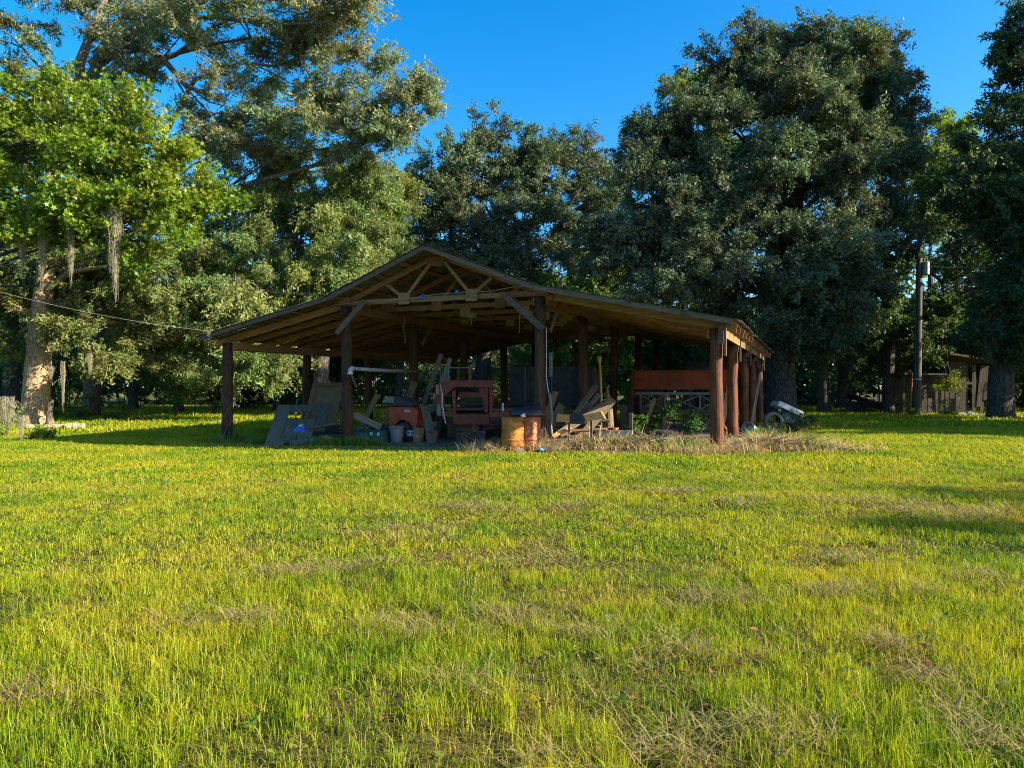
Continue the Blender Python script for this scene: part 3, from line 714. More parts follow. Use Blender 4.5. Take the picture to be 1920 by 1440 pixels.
# ---- orange-red yard machine with oval badge
ym = thing('yard_machine', 'orange red wheeled yard machine with oval white badge behind the left inner post', 'machine', at(-1.95, 1.55), -TH + 0.08)
body = [(-0.48, 0.50), (-0.36, 0.42), (-0.25, 0.42)]
for k in range(9):
    a = math.pi * (1 - k / 8); body.append((0.02 + 0.30 * math.cos(a), 0.42 + 0.28 * math.sin(a)))
body += [(0.44, 0.42), (0.50, 0.60), (0.48, 1.0), (0.36, 1.10), (-0.44, 1.10), (-0.49, 1.02)]
MB().prism(body, -0.3, 0.3).build('body', M_orange, ym, bevel=0.02)
tyre(MB(), 0.30, 0.15, 0.22, (0.02, -0.24, 0.30), ROTX, 22).build('wheel', M_tire, ym)
tyre(MB(), 0.30, 0.15, 0.22, (0.02, 0.30, 0.30), ROTX, 22).build('wheel', M_tire, ym)
MB().lathe([(0.15, -0.06), (0.10, -0.08), (0.03, -0.05)], 20, (0.02, -0.28, 0.30), ROTX).build('hub', M_steel, ym)
MB().prism([(-0.62, 1.12), (0.30, 1.12), (0.33, 1.22), (0.12, 1.38), (-0.30, 1.44), (-0.55, 1.34)], -0.30, 0.30).build('seat', M_dark, ym, bevel=0.05)
MB().prism([(-0.72, 1.22), (-0.30, 1.22), (-0.28, 1.40), (-0.45, 1.45), (-0.66, 1.36)], -0.34, 0.1).build('cloth', M_bin, ym, bevel=0.04)
fr = MB()
for z in (0.62, 0.80, 1.02): fr.bar((-0.78, -0.2, z), (-0.45, -0.2, z), 0.03, 0.03)
for x in (-0.78, -0.62, -0.48): fr.bar((x, -0.2, 0.5), (x + 0.03, -0.2, 1.04), 0.03, 0.03, (1, 0, 0))
fr.build('guard_frame', M_rust, ym)
bd = MB(); bd.lathe([(0.001, 0), (0.11, 0), (0.105, 0.012), (0.001, 0.014)], 24, (0, 0, 0), ROTX)
bd.v[0][:, 2] *= 0.40
bo = bd.build('badge', M_white, ym, loc=(0.16, -0.302, 0.98))
st = MB()
for k in range(6): st.box((-0.062 + k * 0.025, -0.0155, 0.004 * ((k % 2) * 2 - 1)), (0.008, 0.003, 0.036 - 0.006 * (k % 3)), Matrix.Rotation(0.4 if k % 2 else -0.1, 3, 'Y'))
st.box((0.0, -0.0158, -0.004), (0.12, 0.003, 0.006)).build('lettering', M_black, bo)

plank('weathered plank tilted in front of the orange machine', at(-3.0, 0.15, 0.92), at(-2.15, 0.35, 0.52), 0.19, 0.04, M_woodg, (0, -1, 0.3))
plank('short offcut propped under the tilted plank', at(-2.7, 0.35, 0.45), at(-2.4, 0.4, 0.68), 0.06, 0.04, M_woodg, (0, -1, 0.3))
gb = thing('storage_box', 'dark green storage box at the left inner post', 'box', at(-2.45, 0.35), -TH)
MB().box((0, 0, 0.2), (0.98, 0.5, 0.40), taper=1.05).build('tub', M_green, gb, bevel=0.02)
MB().box((0, 0, 0.425), (1.08, 0.58, 0.05)).build('lid', M_green, gb, bevel=0.015)
for x in (0.15, 0.40): MB().box((x, -0.275, 0.34), (0.07, 0.03, 0.09)).build('latch', M_galv, gb)
tb = thing('trash_can', 'brown grey plastic trash can without lid', 'trash can', at(-1.72, 0.55), 0)
MB().lathe([(0.001, 0.0), (0.165, 0.0), (0.175, 0.03), (0.215, 0.53), (0.205, 0.53), (0.165, 0.04), (0.001, 0.04)], 28).build('barrel', M_bin, tb, smooth=True)
MB().lathe([(0.213, 0.50), (0.235, 0.505), (0.235, 0.55), (0.208, 0.553)], 28, close=True).build('rim', M_bin, tb)
wbx = thing('wooden_crate', 'small brown wooden crate standing on end beside the trash can', 'crate', at(-1.18, 0.95), -TH)
for x in (-0.11, 0.11): MB().box((x, 0, 0.24), (0.018, 0.26, 0.48)).build('side', M_tan, wbx)
for z in (0.01, 0.47): MB().box((0, 0, z), (0.20, 0.26, 0.018)).build('end', M_tan, wbx)
MB().box((0, -0.12, 0.24), (0.20, 0.016, 0.44)).build('face', mat('brown_board', (0.20, 0.09, 0.03), (0.30, 0.15, 0.06), 4, 0.7, 0.2), wbx)
MB().box((0.03, -0.132, 0.22), (0.07, 0.006, 0.05)).build('sticker', M_ply, wbx)
bt = thing('battery_charger', 'small white box with two dark holes, between can and crate', 'box', at(-1.47, 1.05, 0.0), -TH)
MB().box((0, 0, 0.30), (0.24, 0.18, 0.17)).build('case', M_white, bt, bevel=0.02)
for x in (-0.06, 0.06): MB().lathe([(0.03, 0.0), (0.03, 0.012)], 12, (x, -0.09, 0.32), ROTX).build('socket', M_black, bt)
for z in (0.05, 0.12, 0.19): MB().box((0, 0, z), (0.26, 0.2, 0.035)).build('slat', M_rustd, bt)
# leaning conveyor
cv = thing('bale_elevator', 'dark narrow elevator trough leaning up behind the orange machine', 'elevator', (0, 0, 0))
a, b = at(-2.2, 3.2, 0.75), at(-1.3, 3.0, 2.75)
for off in (-0.17, 0.17):
    o_ = Vector((off * math.cos(TH), -off * math.sin(TH), -off * 0.45)); MB().bar(a + o_, b + o_, 0.15, 0.05, (0, -1, 0)).build('rail', M_steel, cv)
for t in np.linspace(0.05, 0.95, 9):
    c = a.lerp(b, t); MB().bar(c + Vector((-0.16, .06, 0.075)), c + Vector((0.16, 0, -0.075)), 0.03, 0.05).build('slat', M_rustd, cv)
MB().bar(a.lerp(b, 0.75), at(-1.5, 3.5, 0.0), 0.06, 0.06).build('leg', M_steel, cv)
MB().bar(a, at(-2.35, 3.3, 0.0), 0.06, 0.06).build('leg', M_steel, cv)
plank('wide grey plank leaning against the red trailer coupler', at(-0.72, 0.95, 0.0), at(-1.32, 1.6, 1.12), 0.26, 0.04, M_woodg, (0.2, -1, 0.3))
plank('pale plank propped flat left of the red trailer', at(-1.75, 1.5, 0.62), at(-0.95, 1.7, 0.52), 0.20, 0.04, M_woodg, (0, -1, 0.6))
plank('long grey plank lying on the floor before the trash can', at(-2.3, 0.1, 0.04), at(-0.6, 0.55, 0.04), 0.16, 0.04, M_woodg)
plank('second grey plank lying on the floor at the trash can', at(-2.1, -0.15, 0.035), at(-0.4, 0.15, 0.035), 0.12, 0.03, M_woodg)

# ---- more of the jumble in the dark of the barn
def bucket(label, loc, m, r=0.16, h=0.36, tilt=0.0):
    t = thing('bucket', label, 'bucket', loc, random.uniform(0, 3))
    MB().lathe([(0.001, 0), (r * .82, 0), (r * .85, .02), (r, h), (r * .96, h), (r * .80, .03), (0.001, .03)], 20).build('pail', m, t)
    MB().lathe([(r, h - .03), (r + .015, h - .025), (r + .015, h + .008), (r * .97, h + .01)], 20, close=True).build('rim', m, t)
    MB().tube([(r * math.cos(a), 0.02 * math.sin(2 * a), h - .03 + .12 * math.sin(a)) for a in np.linspace(0, math.pi, 9)], .005, 5).build('handle', M_steel, t)
    t.rotation_euler = (tilt, 0, random.uniform(0, 3)); return t
def crate(label, loc, w, d, h, m, rz=0.0, name='slat_crate'):
    t = thing(name, label, 'crate', loc, rz)
    n = max(2, int(h / .12))
    for k in range(n):
        z = h * (k + .5) / n
        for sy in (-1, 1): MB().box((0, sy * d / 2, z), (w, .015, h / n * .82)).build('slat', m, t)
        for sx in (-1, 1): MB().box((sx * w / 2, 0, z), (.015, d - .02, h / n * .82)).build('slat', m, t)
    for sx in (-1, 1):
        for sy in (-1, 1): MB().box((sx * (w / 2 - .03), sy * (d / 2 - .03), h / 2), (.035, .035, h)).build('corner', m, t)
    MB().box((0, 0, .012), (w - .03, d - .03, .02)).build('bottom', m, t)
    return t
bucket('rusty pail right of the wooden crate', at(-0.85, 1.25), M_rustd)
bucket('pale pail in the dark under the pipe', at(-2.75, 1.3), M_bin)
bucket('dark pail under the trailer nose', at(0.75, 1.3), M_black)
bucket('rusty pail beside the tan cone', at(4.35, 3.2), M_rust)
crate('slat crate under the trailer neck', at(-0.35, 2.7), .6, .45, .4, M_woodg, -.2)
crate('slat crate stacked against the second left inner post', at(-2.55, 4.6), .7, .5, .9, M_woodg, -.4)
crate('low slat crate behind the orange machine', at(-1.0, 3.6), .8, .6, .5, M_tan, -.3)
crate('tall slat crate at the back beside the trailer', at(-2.2, 7.4), 1.1, .8, 1.5, M_woodg, -.4)
crate('slat crate behind the lumber and second inner post', at(2.6, 5.2), .8, .6, .8, M_woodg, -.35)
crate('slat crate beyond the flat tyre', at(4.9, 7.0), .7, .5, .6, M_tan, -.5)
for i, (s0, d0, z0, s1, d1, z1, lb) in enumerate(((-6.0, 1.2, .1, -5.1, 2.2, 1.2, 'dark board leaning left of the tan framed panel'), (-3.9, 1.5, .0, -3.5, 2.3, 1.5, 'board leaning in the dark behind the scrap frame'), (-2.9, 2.3, .0, -2.6, 3.2, 1.9, 'long board leaning under the end of the pipe'),
        (-0.5, 3.4, .0, -0.2, 4.4, 1.7, 'board leaning behind the trailer coupler'), (2.2, 2.3, .0, 2.5, 3.2, 1.5, 'board leaning right of the trailer deck'), (2.5, 1.9, .0, 2.9, 2.6, 1.1, 'short board leaning behind the drums'), (3.0, 2.2, .5, 4.4, 2.6, .62, 'board lying level across the lumber heap'),
        (3.3, 1.3, .35, 4.6, 1.5, .42, 'lower board lying level in the lumber heap'), (3.75, 1.6, .1, 4.5, 2.6, 1.25, 'split board slanting steeply in the lumber heap'), (4.6, 6.2, .0, 4.9, 6.9, 1.2, 'board leaning behind the round bush'), (7.1, 7.0, .0, 7.35, 7.7, 1.6, 'board leaning at the right end of the hopper'), (5.0, 1.2, .05, 6.4, 1.6, .12, 'rotten board lying in the weeds before the flat tyre'))):
    plank(lb, at(s0, d0, z0), at(s1, d1, z1), 0.14 + .05 * (i % 3), 0.04, (M_woodg, M_wood, M_tan)[i % 3], (0.1, -1, 0.4) if abs(z1 - z0) > .3 else (0, -.3, 1))
for i, (s0, z0, L_, lb) in enumerate(((-2.3, 4.1, 1.0, 'rope hanging from the front chord near the left brace'), (0.1, 4.15, .55, 'frayed cord hanging below the blue insulator'), (1.75, 4.1, .8, 'cord hanging right of the middle of the chord'))):
    g = np.random.default_rng(60 + i)
    tag(MB().tube([W(s0 + g.normal(0, .02), 2.0, z0 - L_ * t) for t in np.linspace(0, 1, 8)], .012, 5).build('hanging_cord', M_wire), lb, 'cord')
dk = thing('oil_barrel', 'dark barrel in the shadow behind the orange machine', 'barrel', at(-2.0, 3.0), 0.3)
MB().lathe([(.28, 0), (.29, .01), (.285, .28), (.297, .29), (.285, .31), (.285, .57), (.297, .58), (.285, .60), (.285, .86), (.295, .87), (.27, .87), (.001, .85)], 24).build('shell', M_rustd, dk)
MB().lathe([(.03, 0), (.03, .02)], 10, (.15, 0, .85)).build('bung', M_steel, dk)

# ---- red gooseneck trailer
tr = thing('gooseneck_trailer', 'faded red gooseneck trailer parked nose out under the gable', 'trailer', at(0.15, 2.0), -TH + R(10))
K = 1.0 / 58.5
def T(px, py): return ((px - 880) * K, 1.60 - (py - 727) * K)     # front elevation of the trailer, metres
def tp_(name, poly, y0, y1, m=M_redp, bev=0.01): return MB().prism([T(*p) for p in poly], y0, y1).build(name, m, tr, bevel=bev)
tp_('neck', [(826, 709), (917, 709), (917, 722), (894, 722), (850, 721), (838, 729), (826, 741), (822, 741), (822, 716)], -0.1, 0.12)
tp_('coupler', [(811, 716), (822, 716), (822, 752), (811, 752)], -0.13, 0.1)
tp_('coupler_plate', [(812.5, 717), (819, 717), (819, 735), (812.5, 735)], -0.142, -0.133, mat('faded_tan_decal', (0.28, 0.15, 0.08), (0.36, 0.20, 0.12), 6, 0.7, 0.1))
tp_('coupler_tube', [(813, 752), (820.5, 752), (820.5, 775), (813, 775)], -0.08, 0.05, M_steel)
tp_('upright', [(904, 722), (910, 722), (910, 768), (904, 768)], -0.06, 0.10)
tp_('upright', [(912.5, 709), (917.5, 709), (917.5, 768), (912.5, 768)], -0.02, 0.14)
tp_('brace', [(893, 722), (904, 722), (904, 756), (909, 762), (905.5, 762)], -0.05, 0.02)
tp_('upright', [(842, 729), (848, 727), (849, 771), (844.5, 771)], -0.06, 0.06)
tp_('crossbar', [(848, 731), (901, 731), (901, 740), (848, 740)], 0.30, 0.36)
tp_('front_plate', [(843.5, 770.5), (912, 770.5), (912, 790), (843.5, 790)], -0.06, 0.02)
tp_('deck_beam', [(822, 766), (843, 766), (843, 775), (822, 775)], 0.0, 0.10)
tp_('deck_beam', [(912.5, 767), (948, 767), (953, 772), (949, 777), (912.5, 777)], -0.03, 0.07)
tp_('rack', [(832, 684.5), (877, 684.5), (877, 687), (832, 687)], 0.02, 0.06, M_steel)
tp_('rack_post', [(872.5, 687), (877.5, 687), (877.5, 709), (872.5, 709)], 0.02, 0.06)
tp_('rack_post', [(832, 687), (835, 687), (835, 709), (832, 709)], 0.02, 0.06, M_steel)
tp_('rail', [(828, 789), (928.5, 789), (928.5, 790.8), (828, 790.8)], 0.04, 0.07, M_rustd, 0)
tp_('rail', [(927, 777), (929, 777), (929, 789), (927, 789)], 0.04, 0.07, M_rustd, 0)
jx = (880 - 880) * K
MB().tube([(0.03, 0, 0.56), (0.03, 0, 0.28)], 0.055, 12).build('jack', M_redp, tr)
MB().tube([(0.04, 0, 0.28), (0.04, 0, 0.03)], 0.075, 12).lathe([(0.16, 0.0), (0.15, 0.03)], 12, (0.04, 0, 0.0)).build('jack_foot', M_rustd, tr)
x1, z1 = T(937, 752)
MB().tube([(x1, 0, z1 - 0.5), (x1, 0, z1 - 0.2)], 0.014, 6).build('pin', M_galv, tr)
MB().tube([(x1, 0, z1 - 0.21), (x1, 0, z1 + 0.02)], 0.028, 8).build('pin_grip', M_white, tr)
MB().tube([(-1.0, -0.15, 1.78), (-0.93, -0.17, 1.5), (-0.92, -0.16, 1.1), (-0.87, -0.15, 0.75), (-0.83, -0.14, 0.55)], 0.012, 5).build('chain', M_galv, tr)
MB().tube([(-1.0, -0.15, 1.78), (-0.95, -0.18, 1.4), (-0.94, -0.16, 0.95), (-0.9, -0.15, 0.7)], 0.009, 5).build('chain', M_galv, tr)
for x in (-0.75, 0.75): MB().box((x, 3.1, 0.88), (0.12, 6.0, 0.17)).build('side_beam', M_redp, tr)
for k in range(11): MB().box((0, 0.42 + k * 0.53, 0.99), (2.1, 0.50, 0.045)).build('deck_board', M_woodg, tr)
for x in (-0.95, 0.95):
    for y in (3.4, 4.3): tyre(MB(), 0.36, 0.2, 0.22, (x, y, 0.36), ROTY).build('wheel', M_tire, tr)
cr_ = thing('tarp_load', 'tall dark canvas covered load on the trailer deck', 'load', at(1.9, 4.9, 1.02), -TH + R(10))
lo = MB(); lo.box((0, 0, 0.66), (2.9, 1.5, 1.32), taper=0.97)
lo.build('canvas', M_dark, cr_, bevel=0.05)
for x in (-0.9, 0.0, 0.9): MB().box((x, -0.765, 0.66), (0.05, 0.014, 1.25)).build('strap', M_black, cr_)
pl2 = thing('pallet_stack', 'grey blocks and boards heaped under the dark canvas load', 'lumber', at(1.6, 3.9), -TH)
for k in range(5): MB().box((0.1 * (k % 2), 0, 0.10 + k * 0.17), (1.8 - 0.15 * k, 0.8, 0.14)).build('board', M_woodg, pl2)

# ---- drums and black sheet
def drum(label, loc, m, r=0.292, h=0.88, dent=0.0):
    t = thing('steel_drum', label, 'drum', loc, 0.7)
    prof = [(0.001, 0.02), (r - 0.01, 0.02), (r, 0.0), (r + 0.006, 0.012), (r, 0.03)]
    for zr in (h / 3, 2 * h / 3):
        prof += [(r - 0.002, zr - 0.03), (r + 0.010, zr - 0.012), (r + 0.010, zr + 0.012), (r - 0.002, zr + 0.03)]
    prof += [(r, h - 0.03), (r + 0.008, h - 0.012), (r + 0.006, h), (r - 0.012, h), (r - 0.014, h - 0.025), (0.001, h - 0.03)]
    mb = MB(); mb.lathe(prof, 36)
    v = mb.v[0]; a = np.arctan2(v[:, 1], v[:, 0]); v[:, :2] *= (1 + dent * np.sin(3 * a + 4 * v[:, 2]) * (v[:, 2] > 0.1) * (v[:, 2] < h - 0.1))[:, None]
    mb.build('shell', m, t, smooth=False)
    return t
drum('yellow ochre steel drum standing at the right inner post', at(2.74, -1.02), M_yel, dent=0.008)
drum('rusty flaking steel drum behind the yellow drum', at(3.06, -0.62), M_rust, dent=0.012)
bg = MB(); n1, n2 = 10, 26; V = []
g = np.random.default_rng(3)
for i in range(n1):
    t = i / (n1 - 1)
    for k in range(n2):
        a = 2 * math.pi * k / n2
        rr = (1 - t ** 2.2) * (1 + 0.05 * math.sin(5 * a + 3 * t) + g.normal(0, 0.025)); z = 0.26 * math.sin(t * math.pi / 2) + g.normal(0, 0.008)
        V.append((0.50 * rr * math.cos(a), 0.36 * rr * math.sin(a), z))
bg.add(V, [(i * n2 + k, i * n2 + (k + 1) % n2, (i + 1) * n2 + (k + 1) % n2, (i + 1) * n2 + k) for i in range(n1 - 1) for k in range(n2)] + [tuple(range(n2 - 1, -1, -1))])
tag(bg.build('plastic_sheet', M_black, smooth=True, loc=at(2.98, -0.62, 0.90), rotz=-0.4), 'black plastic sheet heaped over the tops of the two drums', 'sheet')
tag(MB().box((0, 0, 0.03), (0.12, 0.08, 0.06)).box((0.02, 0, 0.075), (0.05, 0.05, 0.03)).build('paper_cup', M_white, loc=at(3.02, -0.96, 0.885), rotz=0.4), 'small crushed white carton on the drum rim', 'carton')

# ---- conduit and meter board on the right inner post
cd_ = thing('electric_conduit', 'white cable and narrow grey board on the right inner post', 'cable', W(3.14, 0, 0), -TH)
MB().box((0.29, 0.05, 2.28), (0.09, 0.03, 0.66)).build('board', M_woodg, cd_)
MB().tube([(0.185, -0.03, 3.3), (0.19, -0.03, 2.6), (0.19, -0.04, 1.95), (0.22, -0.04, 1.72), (0.25, -0.03, 1.5)], 0.012, 6).build('cable', M_white, cd_)
MB().tube([(0.27, -0.02, 1.5), (0.30, 0.0, 1.2), (0.33, 0.0, 0.9), (0.30, 0.02, 0.62), (0.33, 0.0, 0.4)], 0.035, 6, wob=0.2).build('cable_bundle', M_bin, cd_)

# ---- lumber beside the right inner post
plank('long dark plank sloping up, leftmost of the leaning lumber', at(3.55, 0.6, 0.30), at(3.75, 3.3, 1.65), 0.17, 0.05, M_woodg, (-0.4, -1, 0.5))
plank('dark plank sloping up, second of the leaning lumber', at(3.6, 0.75, 0.28), at(4.0, 2.9, 1.40), 0.14, 0.05, M_woodg, (-0.4, -1, 0.5))
plank('broad plank sloping up, lowest of the leaning lumber', at(3.5, 0.35, 0.30), at(4.35, 2.3, 1.12), 0.22, 0.05, M_woodg, (-0.3, -1, 0.6))
plank('short pale board end low at the right inner post', at(3.48, 0.05, 0.30), at(3.85, 0.5, 0.52), 0.10, 0.05, M_new, (-0.2, -1, 0.6))
bm = thing('timber_beam', 'notched orange beam end in the sun on short legs', 'beam', at(4.25, 0.35, 0.78), -TH + 0.05)
MB().prism([(-0.75, -0.10), (-0.2, -0.12), (0.62, 0.0), (0.50, 0.20), (-0.1, 0.07), (-0.72, 0.12)], -0.05, 0.06).build('beam_body', M_new, bm, bevel=0.008)
MB().prism([(-0.35, -0.15), (0.02, -0.16), (0.08, -0.06), (0.02, 0.10), (-0.22, 0.16), (-0.36, 0.05)], -0.075, -0.052).build('dark_patch', M_dark, bm)
MB().prism([(0.18, 0.055), (0.30, 0.085), (0.27, 0.065), (0.33, 0.08), (0.24, 0.05)], -0.054, -0.0505).build('notch', M_black, bm)
MB().box((-0.40, 0.02, -0.50), (0.05, 0.05, 0.74)).build('leg', M_woodg, bm)
MB().box((0.20, 0.10, -0.45), (0.06, 0.05, 0.80)).build('leg', M_woodg, bm)
wc = thing('folding_chair', 'white wire frame of a broken chair under the orange beam', 'chair', at(4.35, 1.1), -TH)
for x in (-0.14, 0.14): MB().tube([(x, 0, 0), (x * 1.1, 0.05, 0.55)], 0.012, 6).build('leg', M_white, wc)
for z in (0.22, 0.42, 0.55): MB().tube([(-0.15, 0.03, z), (0.15, 0.03, z)], 0.012, 6).build('rung', M_white, wc)
MB().box((0.13, -0.03, 0.22), (0.07, 0.02, 0.42)).build('backrest', plain('salmon_paint', (0.5, 0.16, 0.10), 0.6), wc)
tag(MB().tube([at(4.0, 4.0, 0.0), at(4.0, 4.0, 1.05), at(3.9, 4.2, 1.62)], [0.20, 0.12, 0.03], 14).build('tin_funnel', M_tan), 'tall tan cone standing right of the second inner post', 'funnel')
tag(MB().tube([W(3.35, 5.5, 1.2), W(3.30, 5.5, 2.55)], 0.045, 10).tube([W(3.30, 5.5, 2.55), W(3.28, 5.5, 2.72)], 0.075, 10).tube([W(3.35, 5.5, 0.0), W(3.35, 5.5, 1.2)], 0.03, 8).build('grease_pole', M_yelp), 'yellow pole with thick top standing behind the lumber', 'pole')
pn = thing('tan_panel', 'tan sheet with pale lattice rods lying low behind the weeds', 'panel', at(4.75, 1.7), -TH)
MB().box((0, 0, 0.18), (1.1, 0.05, 0.40), Matrix.Rotation(-0.25, 3, 'X')).build('sheet', M_ply, pn, bevel=0.01)
for k in range(4): MB().tube([(-0.5 + k * 0.26, -0.14, 0.02), (-0.32 + k * 0.26, -0.06, 0.36)], 0.010, 5).build('rod', M_white, pn)
tag(MB().box((0, 0, 0.42), (0.11, 0.09, 0.9), taper=0.92).box((0.0, 0, 0.875), (0.10, 0.08, 0.012)).build('fence_stake', M_woodv, bevel=0.008, loc=at(5.15, 2.1, -0.03), rotz=-0.3), 'short pale wooden stake rising from the dry weeds', 'stake')
tag(MB().prism([(-0.75, 0.0), (-0.55, 0.16), (0.1, 0.10), (0.8, 0.0), (0.78, -0.03), (-0.7, -0.05)], -0.22, 0.25).build('crumpled_tarp', M_tan, bevel=0.03, loc=at(5.35, 0.95, 0.05), rotz=-0.55), 'low brown bark slab lying in the weeds', 'bark slab')
tag(MB().box((0, 0, 0.04), (0.20, 0.09, 0.07), Matrix.Rotation(0.3, 3, 'Y')).box((0.1, 0.01, 0.06), (0.08, 0.06, 0.05)).build('blue_bottle', plain('sky_blue_plastic', (0.10, 0.45, 0.68), 0.4), bevel=0.02, loc=at(3.62, -1.15), rotz=0.5), 'crushed sky blue bottle on the dirt right of the drums', 'bottle')
tag(MB().box((0, 0, 0.05), (0.22, 0.14, 0.08), taper=0.9).box((0.02, 0, 0.095), (0.1, 0.08, 0.02)).build('brick_lump', M_conc, bevel=0.015, loc=at(3.14, -1.5)), 'grey half brick at the foot of the rusty drum', 'brick')
# upright offcuts stacked against the right inner row
for i, (s, d, h, t, lb) in enumerate(((3.6, 8.5, 1.9, 0.10, 'tall board leaning at the third inner post'), (4.0, 8.6, 1.6, 0.2, 'broad board leaning beside the third inner post'), (4.5, 8.7, 1.35, 0.25, 'shorter dark board leaning left of the orange hopper'), (3.9, 6.5, 0.95, -0.1, 'low grey board upright behind the tan panel'))):
    plank(lb, at(s, d, 0.0), at(s + t, d + 0.35, h), 0.24, 0.04, M_woodv, (0, -1, 0.2))
fp = thing('iron_fence', 'black iron fence panel seen between the posts beyond the barn', 'fence', (0, 0, 0))
a, b = pt(1028, 750, 39.5), pt(1146, 750, 39.5)
for z in (0.5, 1.95, 2.2): MB().bar((a.x, a.y, z), (b.x, b.y, z), 0.05, 0.05).build('rail', M_iron, fp)
for k in range(25):
    q = a.lerp(b, k / 24); MB().box((q.x, q.y, 1.15), (0.028, 0.028, 2.3)).build('picket', M_iron, fp)

# ---- orange hopper machine in the right wing
hp = thing('seed_drill', 'long orange hopper machine on a steel frame in the right wing', 'seed drill', at(5.72, 8.0), -TH)
MB().prism([(-1.75, 1.50), (1.75, 1.50), (1.75, 2.16), (-1.75, 2.16)], -0.32, 0.3).build('hopper', M_hop, hp, bevel=0.02)
MB().box((0, 0, 2.18), (3.56, 0.70, 0.035)).build('lid', M_hop, hp, bevel=0.008)
for x in (-1.79, 1.79): MB().box((x, 0, 1.72), (0.05, 0.74, 1.0)).build('end_plate', M_rustd, hp)
MB().box((0, -0.2, 1.36), (3.4, 0.10, 0.09)).build('frame_rail', M_steel, hp)
MB().box((0, -0.3, 0.72), (3.0, 0.08, 0.14)).build('foot_board', M_woodg, hp)
for x in (-1.5, -0.62, 0.62, 1.5): MB().box((x, -0.24, 1.04), (0.07, 0.07, 0.60)).build('upright', M_steel, hp)
for x in (-1.06, 0.0, 1.06):
    w_ = 0.40 if x else 0.58
    MB().bar((x - w_, -0.24, 0.82), (x + w_, -0.24, 1.28), 0.03, 0.04).build('cross_brace', M_steel, hp)
    MB().bar((x - w_, -0.20, 1.28), (x + w_, -0.20, 0.82), 0.03, 0.04).build('cross_brace', M_steel, hp)
for x in (-1.25, 1.25):
    tyre(MB(), 0.42, 0.26, 0.16, (x, 0.1, 0.42), ROTX).build('wheel', M_tire, hp)
    MB().lathe([(0.26, -0.03), (0.10, -0.05), (0.04, -0.06)], 18, (x, 0.1, 0.42), ROTX).build('rim', M_steel, hp)
for x in np.linspace(-1.4, 1.4, 9): MB().tube([(x, -0.1, 1.45), (x + 0.02, -0.05, 0.9), (x, 0.05, 0.25)], 0.03, 7).build('drop_tube', M_black, hp)
tag(MB().box((0, 0, 0.35), (1.9, 0.9, 0.7), taper=0.95).box((0, 0, 0.72), (2.0, 1.0, 0.04)).build('metal_tank', M_dark, bevel=0.03, loc=at(6.4, 10.6, 1.9), rotz=-TH), 'dark metal tank raised behind the orange hopper', 'tank')
tag(MB().box((-.9, 0, 0.93), (0.12, 0.6, 1.86)).box((.9, 0, 0.93), (0.12, 0.6, 1.86)).box((0, 0, 1.8), (1.7, 0.55, 0.08)).build('tank_stand', M_dark, loc=at(6.4, 10.6, 0.0), rotz=-TH), 'dark stand carrying the metal tank behind the hopper', 'stand')
sw = thing('spare_wheel', 'small wheel with pale grey tyre in front of the hopper machine', 'wheel', at(6.9, 6.6, 0.30), -TH)
tyre(MB(), 0.24, 0.14, 0.12, (0, 0, 0), ROTX).build('tyre', M_tirew, sw)
MB().lathe([(0.14, -0.03), (0.07, -0.05), (0.03, -0.03)], 18, (0, 0, 0), ROTX).build('rim', M_rustd, sw)
rh = thing('rusty_hoop', 'rusty wheel hoop leaning between the two red posts', 'wheel rim', at(7.45, 3.6, 0.26), -0.2)
tyre(MB(), 0.24, 0.19, 0.06, (0, 0, 0), Matrix.Rotation(R(82), 3, 'X')).build('hoop', M_rust, rh)
for k in range(3): MB().bar((-.19 * math.cos(k * 1.05), 0, -.19 * math.sin(k * 1.05)), (.19 * math.cos(k * 1.05), 0, .19 * math.sin(k * 1.05)), 0.02, 0.02, (0, 1, 0)).build('spoke', M_rust, rh)
tag(tyre(MB(), 0.42, 0.24, 0.26, (0, 0, 0.13), None, 30).build('flat_tyre', M_tire, loc=at(5.75, 3.9)), 'dark tractor tyre lying flat behind the weeds', 'tyre')
# ---- clutter at the right side posts
mw = thing('yard_cart', 'old wheeled cart with tilted white cover outside the right posts', 'cart', at(8.95, 8.6), -TH + 0.5)
tyre(MB(), 0.35, 0.24, 0.13, (-0.35, -0.25, 0.35), ROTX).build('tyre', M_tirew, mw)
for k in range(5): MB().bar((-0.35, -0.25, 0.35), (-0.35 + .25 * math.cos(k * 1.26), -0.25, 0.35 + .25 * math.sin(k * 1.26)), 0.03, 0.03, (0, 1, 0)).build('spoke', M_iron, mw)
MB().box((0, 0, 0), (1.05, 0.62, 0.20), taper=0.9).build('cover', M_white, mw, bevel=0.03).matrix_local = Matrix.Translation((0.28, 0, 0.80)) @ Matrix.Rotation(0.42, 4, 'Y')
fl = MB()
g = np.random.default_rng(4)
for k in range(26): fl.box((g.uniform(0.0, 0.5), -0.316 + 0.02 * 0, g.uniform(-0.08, 0.06)), (g.uniform(.01, .05), 0.004, g.uniform(.01, .035)), Matrix.Rotation(g.uniform(0, 3), 3, 'Y'))
fl.build('rust_fleck', plain('blue_grey_stain', (0.12, 0.17, 0.20), 0.7), mw).matrix_local = Matrix.Translation((0.28, 0, 0.80)) @ Matrix.Rotation(0.42, 4, 'Y')
MB().box((0.25, 0, 0.50), (0.60, 0.5, 0.40), taper=0.8).build('engine', mat('teal_engine', (0.03, 0.07, 0.08), (0.06, 0.12, 0.13), 6, 0.6, 0.2), mw, bevel=0.03)
MB().lathe([(0.05, 0), (0.06, 0.05), (0.03, 0.1)], 10, (-0.1, -0.2, 0.7)).build('cap', M_white, mw)
